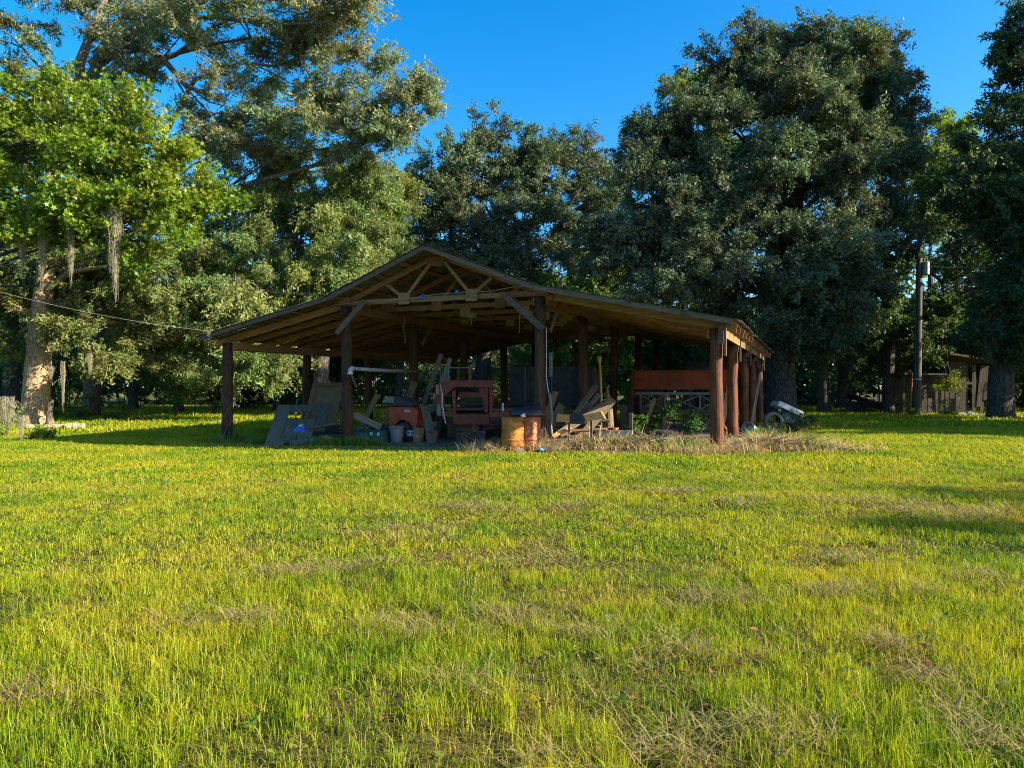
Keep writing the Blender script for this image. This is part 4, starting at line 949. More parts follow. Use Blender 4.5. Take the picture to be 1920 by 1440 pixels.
pot = MB(); pot.lathe([(0.001, 0), (0.16, 0.0), (0.19, 0.04), (0.20, 0.26), (0.215, 0.27), (0.215, 0.29), (0.185, 0.29), (0.175, 0.05), (0.001, 0.03)], 26)
po = tag(pot.build('metal_pot', M_galv, smooth=False, loc=at(8.25, 5.4, 0.17)), 'shiny metal pot lying on its side beside the second red post', 'pot'); po.rotation_euler = (R(68), 0.2, R(-50))
plank('grey pole leaning on the fourth right hand post', at(8.05, 7.6, 0.1), at(8.30, 8.6, 2.02), 0.09, 0.07, M_woodg, (0, -1, 0.2), name='wooden_pole')

# ------------------------------------------------------------------ trees
def lobe(px, py, Y, rx, rz, k, ry=None):
    c = pt(px, py, Y); u = Y / FPX
    return (tuple(c), (rx * u, ry if ry else 0.85 * rx * u, rz * u), k)
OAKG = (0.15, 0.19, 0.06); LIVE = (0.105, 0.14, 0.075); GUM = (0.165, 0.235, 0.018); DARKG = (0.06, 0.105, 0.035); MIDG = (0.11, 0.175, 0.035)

# big sunlit oak at the left edge
Y = 33.0; b0 = on_ground(66, Y)
tk = [(b0.x, Y, -0.3, 0.95), (b0.x, Y, 0.15, 0.72), (b0.x + .02, Y, 0.8, 0.60), (b0.x + .12, Y, 2.6, 0.52), (b0.x + .25, Y, 4.8, 0.46), (b0.x + .35, Y + .3, 7.5, 0.40), (b0.x + .3, Y + .6, 10.5, 0.30), (b0.x + .5, Y + .8, 14.0, 0.2)]
tree('oak_tree', 'stout sunlit oak trunk with broad crown at the left edge', b0, tk,
     [lobe(60, 180, 34.5, 130, 90, 130), lobe(-60, 330, 34, 120, 130, 90), lobe(150, 500, 34, 90, 60, 60), lobe(190, 600, 34.5, 80, 50, 50), lobe(120, 625, 31.8, 30, 24, 10), lobe(-50, 560, 33, 80, 70, 50),
      lobe(270, 520, 33.5, 90, 60, 60), lobe(20, 650, 33.5, 40, 34, 20), lobe(200, 690, 33, 45, 24, 18), lobe(275, 600, 36, 65, 55, 40), lobe(330, 640, 35, 60, 50, 36)],
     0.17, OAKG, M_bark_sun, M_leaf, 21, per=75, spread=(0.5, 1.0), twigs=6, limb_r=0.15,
     extra=[([pt(90, 545, 33.2), pt(130, 510, 32.6), pt(190, 500, 32), pt(260, 520, 31.5)], [0.16, 0.12, 0.08, 0.03])])
# sweetgum with star leaves in front of it
Y = 26.0; b1 = on_ground(-210, Y)
tree('sweetgum_tree', 'bright green star leaved tree reaching in from the left edge', b1,
     [(b1.x, Y, -0.3, 0.42), (b1.x, Y, 1, 0.32), (b1.x + .3, Y, 4, 0.27), (b1.x + .9, Y, 7, 0.2), (b1.x + 1.6, Y, 10, 0.1)],
     [lobe(40, 290, 26, 90, 80, 80), lobe(150, 250, 26, 75, 60, 60), lobe(170, 335, 25.3, 100, 70, 90), lobe(265, 350, 25.3, 85, 60, 75), lobe(340, 355, 25.5, 55, 40, 36), lobe(130, 400, 25, 70, 45, 50), lobe(245, 415, 25, 65, 40, 46), lobe(330, 405, 25.2, 50, 32, 30), lobe(30, 385, 25.5, 70, 55, 50), lobe(280, 255, 26, 60, 32, 34), lobe(225, 205, 26.3, 45, 34, 24), lobe(110, 185, 26.5, 45, 36, 24), lobe(45, 205, 26.5, 55, 45, 30), lobe(-120, 380, 26, 110, 170, 60), lobe(388, 372, 26, 24, 26, 12), lobe(300, 455, 25, 36, 26, 16), lobe(75, 445, 25, 34, 26, 14), lobe(185, 445, 25, 30, 20, 10), lobe(320, 300, 25.8, 45, 22, 18), lobe(250, 480, 25.2, 30, 22, 10)],
     0.125, GUM, M_bark, M_leafg, 22, per=42, spread=(0.4, 0.75), star=True, twigs=3, limb_r=0.08, dv=0.22, sat=2)
# tall oak behind, top left
Y = 40.0; b2 = on_ground(178, Y)
ex = [([pt(178, 520, 40), pt(168, 300, 39.5), pt(165, 160, 39), pt(190, 100, 38.5), pt(230, 82, 38), pt(300, 105, 37.5), pt(350, 160, 37), pt(420, 190, 36.5)], [0.42, 0.38, 0.34, 0.28, 0.22, 0.17, 0.12, 0.05]),
      ([pt(172, 120, 39), pt(250, 55, 38), pt(330, 22, 37.5), pt(400, -15, 37), pt(520, -60, 37)], [0.28, 0.26, 0.22, 0.18, 0.1]),
      ([pt(310, 38, 37.5), pt(400, 30, 37), pt(520, 45, 36.5), pt(600, 40, 36)], [0.15, 0.12, 0.08, 0.03]),
      ([pt(640, 295, 37.5), pt(680, 268, 37.2), pt(715, 245, 37), pt(760, 200, 37)], [0.16, 0.13, 0.1, 0.03]),
      ([pt(330, 150, 37), pt(352, 185, 36.6), pt(372, 225, 36.4)], [0.06, 0.04, 0.012]), ([pt(345, 155, 37), pt(390, 190, 36.6), pt(450, 205, 36.2)], [0.06, 0.04, 0.012]), ([pt(335, 150, 37), pt(395, 215, 36.5), pt(440, 280, 36)], [0.06, 0.035, 0.012]),
      ([pt(178, 520, 40), pt(300, 420, 39), pt(480, 340, 38.2), pt(640, 295, 37.5)], [0.22, 0.17, 0.13, 0.10])]
tree('tall_oak_tree', 'tall airy oak filling the upper left sky with grey green leaves', b2,
     [(b2.x - .3, Y, -0.3, 0.6), (b2.x - .2, Y, 0.6, 0.46), (b2.x + .1, Y, 4.5, 0.42), (b2.x, Y, 8, 0.40), (b2.x - .4, Y - .4, 14, 0.36), (b2.x - .3, Y - 1, 19, 0.26), (b2.x + 2, Y - 1.5, 24, 0.12)],
     [lobe(300, 60, 38, 120, 80, 48), lobe(470, 70, 38, 130, 95, 66), lobe(600, 90, 37.5, 105, 115, 77), lobe(560, 215, 37.5, 115, 80, 81), lobe(650, 215, 37, 75, 65, 48), lobe(420, 210, 37, 95, 75, 55), lobe(480, 275, 38.5, 110, 45, 44), lobe(630, -30, 38, 100, 100, 55), lobe(430, -60, 38.5, 170, 80, 59),
      lobe(130, 20, 39, 150, 70, 44), lobe(755, 215, 37, 55, 55, 29), lobe(790, 180, 37, 35, 28, 13), lobe(690, 265, 37.2, 45, 30, 11), lobe(120, -120, 39, 200, 80, 44), lobe(250, 130, 38, 60, 40, 10), lobe(20, 80, 39, 90, 60, 22)],
     0.19, (0.20, 0.235, 0.125), M_limb, M_leaf, 23, per=72, spread=(0.55, 1.1), twigs=3, limb_r=0.09, extra=ex, aspect=0.36, shell=0.6, limb_skip=(9, 10, 11))
# olive oak behind the left wing
Y = 41.0; b3 = on_ground(600, Y)
tree('olive_oak_tree', 'olive green oak with drooping boughs behind the left wing of the barn', b3,
     [(b3.x, Y, -0.3, 0.6), (b3.x, Y, 1, 0.45), (b3.x + .2, Y, 5, 0.38), (b3.x - .3, Y, 9, 0.25), (b3.x - .2, Y, 12, 0.12)],
     [lobe(520, 350, 41, 130, 75, 125), lobe(640, 370, 41, 110, 75, 105), lobe(430, 420, 39.5, 100, 100, 100), lobe(560, 450, 38.5, 130, 85, 120), lobe(690, 440, 40, 75, 75, 65), lobe(470, 545, 37.5, 110, 75, 95), lobe(370, 560, 37, 75, 70, 55), lobe(600, 545, 38.5, 90, 65, 60), lobe(400, 660, 36.5, 75, 55, 55), lobe(500, 680, 36, 55, 45, 36), lobe(340, 470, 38, 70, 80, 45), lobe(735, 385, 42, 55, 60, 60), lobe(720, 470, 41, 60, 60, 50), lobe(650, 480, 38.5, 70, 60, 50), lobe(580, 320, 41, 90, 45, 60), lobe(700, 330, 42, 50, 35, 30)],
     0.17, (0.175, 0.23, 0.070), M_limb, M_leaf, 24, per=78, spread=(0.55, 1.05), twigs=6, limb_r=0.10, droop=0.25, hang=0.3, aspect=0.36,
     extra=[([pt(690, 560, 38), pt(480, 545, 36.6), pt(440, 525, 36.3), pt(370, 535, 36)], [0.13, 0.1, 0.08, 0.03])])
# pair of oaks behind the middle of the barn
Y = 50.0; b4 = on_ground(900, Y)
tree('live_oak_tree', 'rounded live oak with lit top rising behind the barn ridge', b4,
     [(b4.x, Y, -0.3, 0.75), (b4.x, Y, 1, 0.6), (b4.x + .4, Y, 5, 0.5), (b4.x + .8, Y, 9, 0.35), (b4.x + 1, Y, 13, 0.15)],
     [lobe(925, 300, 50, 75, 75, 100), lobe(860, 335, 49.5, 75, 60, 75), lobe(985, 330, 50, 70, 65, 80), lobe(800, 400, 48.5, 70, 65, 70), lobe(900, 420, 48, 90, 70, 95), lobe(985, 440, 48.5, 80, 70, 80), lobe(830, 490, 48, 80, 60, 60), lobe(940, 520, 47.5, 100, 55, 75), lobe(775, 350, 50, 50, 45, 40), lobe(765, 440, 49, 55, 70, 50), lobe(1010, 530, 48, 70, 55, 45)],
     0.19, LIVE, M_bark, M_leafo, 25, per=72, spread=(0.6, 1.15), twigs=5, limb_r=0.10)
b5 = on_ground(1085, 52.0); Y = 52.0
tree('live_oak_tree', 'smaller twin topped live oak between the ridge and the great dark oak', b5,
     [(b5.x, Y, -0.3, 0.65), (b5.x, Y, 1, 0.5), (b5.x - .8, Y, 6, 0.42), (b5.x - .4, Y, 11, 0.32), (b5.x + .5, Y, 15, 0.15)],
     [lobe(1080, 310, 52, 40, 48, 40), lobe(1140, 325, 52, 45, 50, 46), lobe(1105, 385, 51.5, 80, 55, 70), lobe(1060, 450, 51, 50, 60, 28), lobe(1130, 470, 51, 60, 60, 36), lobe(1080, 540, 51, 70, 55, 40)],
     0.19, LIVE, M_bark, M_leafo, 26, per=66, spread=(0.6, 1.1), twigs=6, limb_r=0.12,
     extra=[([pt(1020, 470, 50.5), pt(1055, 415, 50.3), pt(1085, 390, 50.2), pt(1130, 375, 50.2)], [0.24, 0.2, 0.15, 0.06]), ([pt(1060, 405, 50.2), pt(1075, 370, 50.1), pt(1095, 345, 50)], [0.13, 0.1, 0.04])])
# great live oak on the right
Y = 40.0; b6 = on_ground(1462, Y)
tree('great_live_oak', 'huge dark live oak towering behind the right end of the barn', b6,
     [(b6.x, Y, -0.3, 1.15), (b6.x, Y, 0.6, 0.85), (b6.x, Y, 3, 0.75), (b6.x + .2, Y, 6, 0.66), (b6.x + .6, Y, 10, 0.5), (b6.x + 1.5, Y + .3, 15, 0.3), (b6.x + 2, Y + .3, 18, 0.14)],
     [lobe(1415, 150, 40.5, 80, 75, 114), lobe(1510, 135, 40.5, 75, 75, 103), lobe(1590, 140, 40.5, 75, 72, 97), lobe(1645, 105, 41, 42, 55, 51), lobe(1370, 150, 40.5, 48, 52, 56), lobe(1215, 262, 39.5, 45, 45, 48), lobe(1675, 275, 40, 32, 60, 44), lobe(1650, 190, 40, 50, 95, 80), lobe(1530, 220, 39, 110, 90, 149), lobe(1400, 260, 38.5, 90, 80, 114), lobe(1310, 230, 39.5, 70, 65, 69), lobe(1240, 290, 39.5, 70, 65, 86), lobe(1300, 340, 38, 95, 75, 114),
      lobe(1600, 320, 38.5, 95, 100, 149), lobe(1440, 370, 37.5, 120, 85, 149), lobe(1220, 400, 38.5, 85, 70, 92), lobe(1330, 460, 37.5, 110, 75, 126), lobe(1180, 480, 38.5, 80, 65, 74), lobe(1500, 480, 37.5, 120, 85, 138), lobe(1610, 460, 38, 80, 95, 97), lobe(1230, 540, 38, 100, 45, 69), lobe(1540, 590, 37.5, 80, 60, 69), lobe(1420, 560, 38, 90, 50, 69), lobe(1690, 235, 40.5, 22, 28, 13), lobe(1600, 545, 37.5, 40, 50, 28)],
     0.165, LIVE, M_bark, M_leafo, 27, per=86, spread=(0.55, 1.1), twigs=4, limb_r=0.10, aspect=0.45)
# far pale trees in the gap on the right, and one bright top behind the great oak
for i, (px, Y, hs, lb, lobes) in enumerate((
        (1745, 62.0, 15, 'pale yellow green tree sunlit in the gap right of the great oak', [(1720, 310, 50, 45, 50), (1760, 345, 50, 45, 45), (1735, 400, 60, 50, 40)]),
        (1795, 66.0, 18, 'bright topped slim tree beside the dark tree on the right', [(1785, 262, 38, 40, 40), (1815, 310, 42, 50, 42), (1770, 320, 35, 40, 30), (1790, 400, 60, 60, 45)]),
        (1308, 58.0, 19, 'light green tree top peeping out left of the great oak', [(1310, 165, 30, 26, 26), (1290, 200, 35, 40, 26), (1330, 260, 50, 60, 40)]))):
    bb = on_ground(px, Y)
    tree('poplar_tree', lb, bb, [(bb.x, Y, -.3, .45), (bb.x, Y, 1, .35), (bb.x, Y, hs * .6, .25), (bb.x, Y, hs, .1)], [lobe(a, b, Y, c, d, e) for a, b, c, d, e in lobes],
         0.26, (0.19, 0.24, 0.045), M_bark, M_leaf, 30 + i, per=58, spread=(0.7, 1.3), twigs=3, limb_r=0.08)
# dark tree at the right edge, with leaning limb
Y = 37.0; b7 = on_ground(1876, Y)
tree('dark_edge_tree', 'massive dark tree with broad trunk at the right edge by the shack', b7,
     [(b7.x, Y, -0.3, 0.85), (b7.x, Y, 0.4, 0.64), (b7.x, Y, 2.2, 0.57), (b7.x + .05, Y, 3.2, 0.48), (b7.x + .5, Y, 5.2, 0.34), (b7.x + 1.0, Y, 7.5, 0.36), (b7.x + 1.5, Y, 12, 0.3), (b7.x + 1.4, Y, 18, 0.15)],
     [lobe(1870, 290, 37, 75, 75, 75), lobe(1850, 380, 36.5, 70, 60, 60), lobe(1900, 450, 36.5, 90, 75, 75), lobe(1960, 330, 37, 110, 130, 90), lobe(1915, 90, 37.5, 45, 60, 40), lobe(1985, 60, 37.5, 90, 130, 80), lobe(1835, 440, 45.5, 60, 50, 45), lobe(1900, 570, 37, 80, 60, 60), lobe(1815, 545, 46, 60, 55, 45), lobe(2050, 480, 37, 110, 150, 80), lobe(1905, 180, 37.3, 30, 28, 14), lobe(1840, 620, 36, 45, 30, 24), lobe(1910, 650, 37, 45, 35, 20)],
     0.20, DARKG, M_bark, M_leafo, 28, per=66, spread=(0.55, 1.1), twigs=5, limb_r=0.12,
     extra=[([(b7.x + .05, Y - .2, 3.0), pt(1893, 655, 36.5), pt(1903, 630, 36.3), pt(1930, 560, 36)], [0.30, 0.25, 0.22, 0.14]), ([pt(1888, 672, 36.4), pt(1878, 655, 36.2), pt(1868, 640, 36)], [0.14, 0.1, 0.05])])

# woodland trees beyond the clearing: each its own trunk and crown
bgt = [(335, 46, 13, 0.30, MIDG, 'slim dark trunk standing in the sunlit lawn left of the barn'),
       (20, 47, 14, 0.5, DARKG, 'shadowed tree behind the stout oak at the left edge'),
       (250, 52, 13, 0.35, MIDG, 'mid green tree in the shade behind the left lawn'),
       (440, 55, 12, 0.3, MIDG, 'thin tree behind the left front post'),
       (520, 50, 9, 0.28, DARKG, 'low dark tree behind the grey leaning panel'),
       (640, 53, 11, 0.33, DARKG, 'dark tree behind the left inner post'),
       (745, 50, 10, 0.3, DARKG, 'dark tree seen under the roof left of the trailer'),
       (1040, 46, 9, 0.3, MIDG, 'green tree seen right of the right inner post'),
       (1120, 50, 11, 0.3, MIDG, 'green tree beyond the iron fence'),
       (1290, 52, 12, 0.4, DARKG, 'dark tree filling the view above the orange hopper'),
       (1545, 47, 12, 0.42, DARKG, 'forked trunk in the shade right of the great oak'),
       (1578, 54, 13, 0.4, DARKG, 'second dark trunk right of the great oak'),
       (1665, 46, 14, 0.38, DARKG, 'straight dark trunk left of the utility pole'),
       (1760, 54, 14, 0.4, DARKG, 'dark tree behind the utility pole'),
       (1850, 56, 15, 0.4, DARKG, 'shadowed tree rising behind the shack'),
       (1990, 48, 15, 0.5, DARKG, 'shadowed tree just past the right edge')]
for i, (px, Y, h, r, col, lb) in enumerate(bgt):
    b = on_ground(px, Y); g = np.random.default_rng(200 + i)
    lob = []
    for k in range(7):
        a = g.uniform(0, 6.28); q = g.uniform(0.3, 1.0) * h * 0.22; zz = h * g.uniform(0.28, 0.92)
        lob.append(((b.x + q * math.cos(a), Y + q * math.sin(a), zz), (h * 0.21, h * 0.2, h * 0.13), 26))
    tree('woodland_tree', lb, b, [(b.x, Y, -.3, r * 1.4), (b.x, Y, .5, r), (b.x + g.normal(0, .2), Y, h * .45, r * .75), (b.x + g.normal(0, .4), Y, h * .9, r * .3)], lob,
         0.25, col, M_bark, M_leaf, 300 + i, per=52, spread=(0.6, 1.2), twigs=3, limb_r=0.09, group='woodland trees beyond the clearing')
# trees standing outside the picture on the right: they shade the right half of the yard
for i, (x, y, h, rc, lb) in enumerate(((33, 21.3, 19, 6.3, 'broad oak outside the right edge, level with the shack lawn'), (34, 33, 21, 6.5, 'broad oak outside the right edge, level with the great oak'),
                                      (46, 45, 15, 5.0, 'broad oak outside the right edge, beyond the shack'), (46, 22, 22, 6.5, 'tall oak farther outside the right edge'))):
    g = np.random.default_rng(400 + i); z0 = gzs(x, y); lob = []
    for k in range(10):
        a = g.uniform(0, 6.28); q = g.uniform(0.2, 1.0) * rc * 0.62
        lob.append(((x + q * math.cos(a), y + q * math.sin(a), h * g.uniform(0.30, 0.9)), (rc * .5, rc * .5, h * (0.17 if h > 15 else 0.11)), 30 if h > 15 else 11))
    tree('yard_tree', lb, (x, y, z0), [(x, y, -.3, .8), (x, y, .5, .6), (x + .2, y, h * .45, .45), (x, y, h * .9, .15)], lob, 0.42, MIDG, M_bark, M_leaf, 420 + i, per=44, spread=(0.7, 1.4), twigs=2)

x, y = 32.0, 2.2
tree('yard_tree', 'small airy tree outside the right edge, shading the near lawn', (x, y, gzs(x, y)), [(x, y, -.3, .22), (x, y, .5, .16), (x, y + .1, 6, .12), (x, y, 11, .06)],
     [((32.5, 4.0, 11.4), (2.4, .8, 1.7), 26), ((33.0, 4.9, 9.4), (2.2, .6, 1.0), 16), ((32.5, 0.0, 11.6), (2.4, .8, 1.6), 24), ((31.5, 1.3, 13.2), (1.4, .5, .7), 6), ((33.2, 1.0, 9.2), (1.8, .6, .8), 8)], 0.22, MIDG, M_bark, M_leaf, 431, per=28, spread=(0.5, 1.0), twigs=2, limb_r=0.04, sat=1)

# far-off wood closing the horizon
g = np.random.default_rng(500)
n = 3200
ang = g.uniform(R(18), R(162), n); rad = g.uniform(72, 100, n)
hh = np.abs(g.normal(0, 1, n)) * 3.0 + g.uniform(0, 7, n); hh = np.clip(hh, 0.2, 15)
C = np.stack([rad * np.cos(ang), rad * np.sin(ang), hh], 1)
num = 24; idx = np.repeat(np.arange(n), num); N_ = len(idx)
off = g.normal(size=(N_, 3)) * np.array([1.1, 1.1, 0.8])
Ct = np.maximum(C[idx] + off, [-999, -999, 0.05])
tint = np.array(DARKG) * hsv_tint((1, 1, 1), n, .4, .2, g)[idx] * g.uniform(.7, 1.3, (N_, 1))
me = leaf_mesh('far_wood', Ct, off + g.normal(size=(N_, 3)), g.normal(size=(N_, 3)) + np.array([0, 0, .5]), np.full(N_, 0.95), np.full(N_, 0.75), tint, tri=True)
struct(link('far_wood', me, M_leaf), 'stuff', 'far belt of dark woodland closing the clearing')

# shrubs and leafy plants
def shrub(name, label, base, h, r, k, leaf, col, seed, per=46, group=None, lmat=M_leaf, cat='shrub'):
    g = np.random.default_rng(seed); base = Vector(base); b0 = np.array(base)
    t = thing(name, label, cat, base, 0, group)
    me, CC = crown([(b0 + np.array([0, 0, h * .55]), (r, r, h * .5), k)], leaf, col, g, (0.16 * r + .05, 0.34 * r + .1), per, shell=0.6)
    me.vertices.foreach_set('co', (_co(me) - b0.astype(np.float32)).ravel())
    st = MB()
    for q in g.choice(len(CC), min(9, len(CC)), replace=False):
        st.tube([(g.normal(0, .05), g.normal(0, .05), -0.02), tuple((CC[q] - b0) * np.array([.4, .4, .6])), tuple(CC[q] - b0)], [0.018, 0.012, 0.005], 5)
    st.build('stem', M_bark, t)['kind'] = 'stuff'; link('foliage', me, lmat, t)
    return t
for i, (s, d, h, r, lb) in enumerate(((4.75, 4.6, 0.85, 0.36, 'round leafy bush catching light beside the pale stake'), (5.6, 5.4, 1.0, 0.55, 'taller leafy bush in front of the orange hopper machine'), (6.3, 5.7, 0.7, 0.4, 'low dark bush under the right of the hopper machine'))):
    shrub('leafy_bush', lb, at(s, d), h, r, 26, 0.13, (0.07, 0.15, 0.035), 610 + i, 22, 'bushes growing under the right wing')
for i, (px, Y, h, r, col, lb) in enumerate(((10, 27.0, 1.0, 0.75, (0.15, 0.24, 0.02), 'yellow green seedling bush under the moss at the left edge'), (75, 25.5, 0.35, 0.4, (0.13, 0.21, 0.02), 'low green ivy patch right of the left edge moss'),
                                           (1480, 25.5, 0.75, 0.5, DARKG, 'dim weed clump on the lawn right of the old cart'), (1510, 27.0, 0.6, 0.5, DARKG, 'dim weed clump farther right on the shaded lawn'),
                                           (1770, 41.0, 0.9, 0.9, DARKG, 'leafy weeds at the foot of the shack'), (1700, 42.0, 0.7, 0.8, DARKG, 'leafy weeds left of the utility pole base'),
                                           (180, 39.0, 1.1, 0.9, (0.08, 0.14, 0.02), 'sapling bush on the shaded lawn beside the forked trunk'), (235, 38.0, 0.8, 0.8, (0.09, 0.14, 0.02), 'low bush in the lawn left of the slim trunk'), (130, 38.0, 0.9, 0.8, (0.09, 0.14, 0.02), 'bushy weeds behind the fallen logs'))):
    shrub('weed_bush', lb, on_ground(px, Y), h, r, 26, 0.12, col, 640 + i, 30)
sap = on_ground(330, 41.0)
tree('sapling_tree', 'young leafy sapling beside the slim dark trunk on the left lawn', sap, [(sap.x, 41, -.2, .06), (sap.x, 41, 1, .05), (sap.x + .1, 41, 2.6, .02)], [lobe(335, 715, 41, 28, 18, 14), lobe(345, 690, 41, 20, 12, 8)], 0.16, (0.12, 0.19, 0.03), M_bark, M_leaf, 690, per=34, spread=(0.3, 0.6), twigs=2, limb_r=0.02)
sap = on_ground(402, 43.0)
tree('sapling_tree', 'sunlit sapling just left of the front left post', sap, [(sap.x, 43, -.2, .12), (sap.x, 43, 1, .1), (sap.x + .1, 43, 2.6, .04)], [lobe(400, 700, 43, 40, 28, 26), lobe(370, 715, 42.5, 28, 18, 12), lobe(440, 690, 43, 40, 25, 20)], 0.18, (0.14, 0.19, 0.035), M_bark, M_leaf, 691, per=40, spread=(0.4, 0.8), twigs=2, limb_r=0.03)
# understory hedge masses beyond the lawn
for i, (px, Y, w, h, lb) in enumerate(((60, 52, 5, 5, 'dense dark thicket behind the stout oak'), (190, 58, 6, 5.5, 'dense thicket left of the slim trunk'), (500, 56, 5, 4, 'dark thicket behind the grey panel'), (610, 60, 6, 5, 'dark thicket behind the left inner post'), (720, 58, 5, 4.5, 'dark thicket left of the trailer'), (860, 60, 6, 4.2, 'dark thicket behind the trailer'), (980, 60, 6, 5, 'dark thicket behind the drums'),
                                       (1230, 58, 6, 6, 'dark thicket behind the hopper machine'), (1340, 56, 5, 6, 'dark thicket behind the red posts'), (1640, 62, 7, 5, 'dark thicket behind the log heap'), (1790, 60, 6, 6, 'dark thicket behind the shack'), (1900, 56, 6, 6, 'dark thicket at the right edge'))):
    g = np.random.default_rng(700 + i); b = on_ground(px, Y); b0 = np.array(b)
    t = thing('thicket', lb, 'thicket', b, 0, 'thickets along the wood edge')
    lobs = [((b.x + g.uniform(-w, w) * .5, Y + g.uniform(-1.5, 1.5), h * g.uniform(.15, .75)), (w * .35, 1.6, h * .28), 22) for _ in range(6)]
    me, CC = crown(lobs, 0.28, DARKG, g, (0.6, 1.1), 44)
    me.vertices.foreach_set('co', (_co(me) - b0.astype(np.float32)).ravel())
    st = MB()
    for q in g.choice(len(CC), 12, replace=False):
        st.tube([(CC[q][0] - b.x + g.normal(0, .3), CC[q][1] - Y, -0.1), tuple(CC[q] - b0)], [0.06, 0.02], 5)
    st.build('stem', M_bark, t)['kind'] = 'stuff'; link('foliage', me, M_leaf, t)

# Spanish moss
def moss(label, top, length, width, seed, strands=None):
    g = np.random.default_rng(seed); n = int((strands or int(160 * width / 0.25)) * 1.9)
    x0 = g.normal(0, width * .32, n); y0 = g.normal(0, width * .25, n)
    prof = np.clip(1 - (np.abs(x0) / (width * .9)), .15, 1)
    L = length * prof * g.uniform(.25, 1.0, n) * (1 + 0.15 * np.sin(x0 * 30))
    seg = 12; V = []; 
    z0 = g.uniform(-.28, .3, n) * length * .5
    ph = g.uniform(0, 6.28, (n, 2)); am = g.uniform(.012, .05, n) * np.clip(width / .3, .5, 1.3); az = g.uniform(0, 3.14, n)
    t = np.linspace(0, 1, seg)[None]; fr_ = g.uniform(6, 22, (n, 1))
    X = x0[:, None] * (1 - .35 * t) + am[:, None] * np.sin(ph[:, :1] + t * fr_); Yy = y0[:, None] * (1 - .35 * t) + am[:, None] * np.cos(ph[:, 1:] + t * fr_ * .8); Z = z0[:, None] - L[:, None] * t
    w = (0.0045 * (1 - .5 * t)) * np.ones((n, 1))
    cx, cy = np.cos(az)[:, None] * w, np.sin(az)[:, None] * w
    A = np.stack([X - cx, Yy - cy, Z], -1); B = np.stack([X + cx, Yy + cy, Z], -1)
    V = np.stack([A, B], 2).reshape(-1, 3)
    base = (np.arange(n)[:, None] * seg + np.arange(seg - 1)[None]).ravel() * 2
    me = quick_mesh('spanish_moss', V, quads=np.stack([base, base + 1, base + 3, base + 2], 1))
    set_tint(me, np.repeat(hsv_tint((0.34, 0.31, 0.21), n, .25, .08, g), seg * 2, 0))
    o = link('spanish_moss', me, M_moss); o.location = top
    return tag(o, label, 'moss', 'moss beards hanging from the trees')
moss('long narrow moss beard, second from the left below the sweetgum', pt(132, 400, 24.5), 2.3, 0.30, 1)
moss('broadest moss beard, hanging right below the sweetgum', pt(216, 405, 24.5), 2.7, 0.38, 2)
moss('thin moss wisps left of the broadest beard', pt(200, 400, 24.6), 1.2, 0.26, 3)
moss('faint moss beard at the far left below the sweetgum', pt(40, 410, 24.8), 2.0, 0.25, 4)
moss('short moss beard in front of the oak trunk', pt(78, 440, 24.7), 1.9, 0.25, 5)
moss('slender moss strand hanging low right of the oak trunk', pt(118, 688, 30), 1.75, 0.16, 6, 90)
moss('small moss tuft in front of the forked dark trunk', pt(168, 668, 30), 0.85, 0.2, 7, 110)
moss('small moss wisp close beside the sunlit oak trunk', pt(95, 690, 31), 0.6, 0.25, 8, 70)
moss('tuft of moss on the left barn eave', W(-7.72, -0.86, 3.40), 0.42, 0.16, 9, 80)
moss('shaggy moss curtain low at the left edge', pt(12, 752, 25.0), 1.25, 0.62, 10, 150)
moss('moss tail right of the shaggy curtain at the left edge', pt(40, 785, 24.8), 0.95, 0.30, 11, 60)
db = thing('dead_branch', 'bare dead branch carrying the moss at the left edge', 'branch', pt(-60, 700, 25.0))
o_ = pt(-60, 700, 25.0)
MB().tube([pt(-60, 700, 25) - o_, pt(0, 745, 25) - o_, pt(28, 768, 24.9) - o_, pt(42, 795, 24.8) - o_], [0.05, 0.035, 0.025, 0.01], 7).build('branch_stem', M_limb, db)
MB().tube([pt(26, 766, 24.9) - o_, pt(40, 776, 24.8) - o_], [0.018, 0.006], 6).build('twig', M_limb, db)
MB().tube([pt(-60, 700, 25) - o_, pt(-75, 760, 25) - o_, pt(-80, 830, 25) - o_], [0.05, 0.07, 0.09], 8).build('branch_stem', M_limb, db)

# logs by the oak
M_log = bark_mat('cut_log', (0.38, 0.29, 0.16), (0.60, 0.48, 0.28), 6)
def log(label, px0, py0, px1, py1, r, Y0, Y1):
    a, b = pt(px0, py0, Y0), pt(px1, py1, Y1)
    a.z = gzs(a.x, a.y) + r * .8; b.z = gzs(b.x, b.y) + r * .8
    c = a
    n = 6; g = np.random.default_rng(int(px0))
    P = [a.lerp(b, i / n) - c + Vector((0, g.normal(0, .02), g.normal(0, .012))) for i in range(n + 1)]
    return tag(MB().tube(P, [r * g.uniform(.88, 1.08) for _ in P], 12, wob=.05, seed=3).build('log', M_log, smooth=False, loc=c), label, 'log', 'logs lying before the oak')
log('long pale log lying before the oak trunk', 52, 803, 128, 801, 0.13, 30.0, 30.2)
log('short stout log with pale cut end right of the long one', 124, 801, 158, 797, 0.16, 30.0, 30.2)
log('thin pale pole lying behind the long log', 60, 800, 130, 790, 0.08, 31.2, 31.6)
sk = on_ground(91, 32.2)
tag(MB().tube([(0, 0, -.1), (0.05, 0, .7), (0.1, 0, 1.2)], [.14, .12, .12], 10).tube([(0.1, 0, 1.2), (0.1, 0, 1.23)], [.12, .1], 10).build('cut_stump', M_limb, loc=sk), 'narrow cut stump close right of the oak trunk', 'stump')

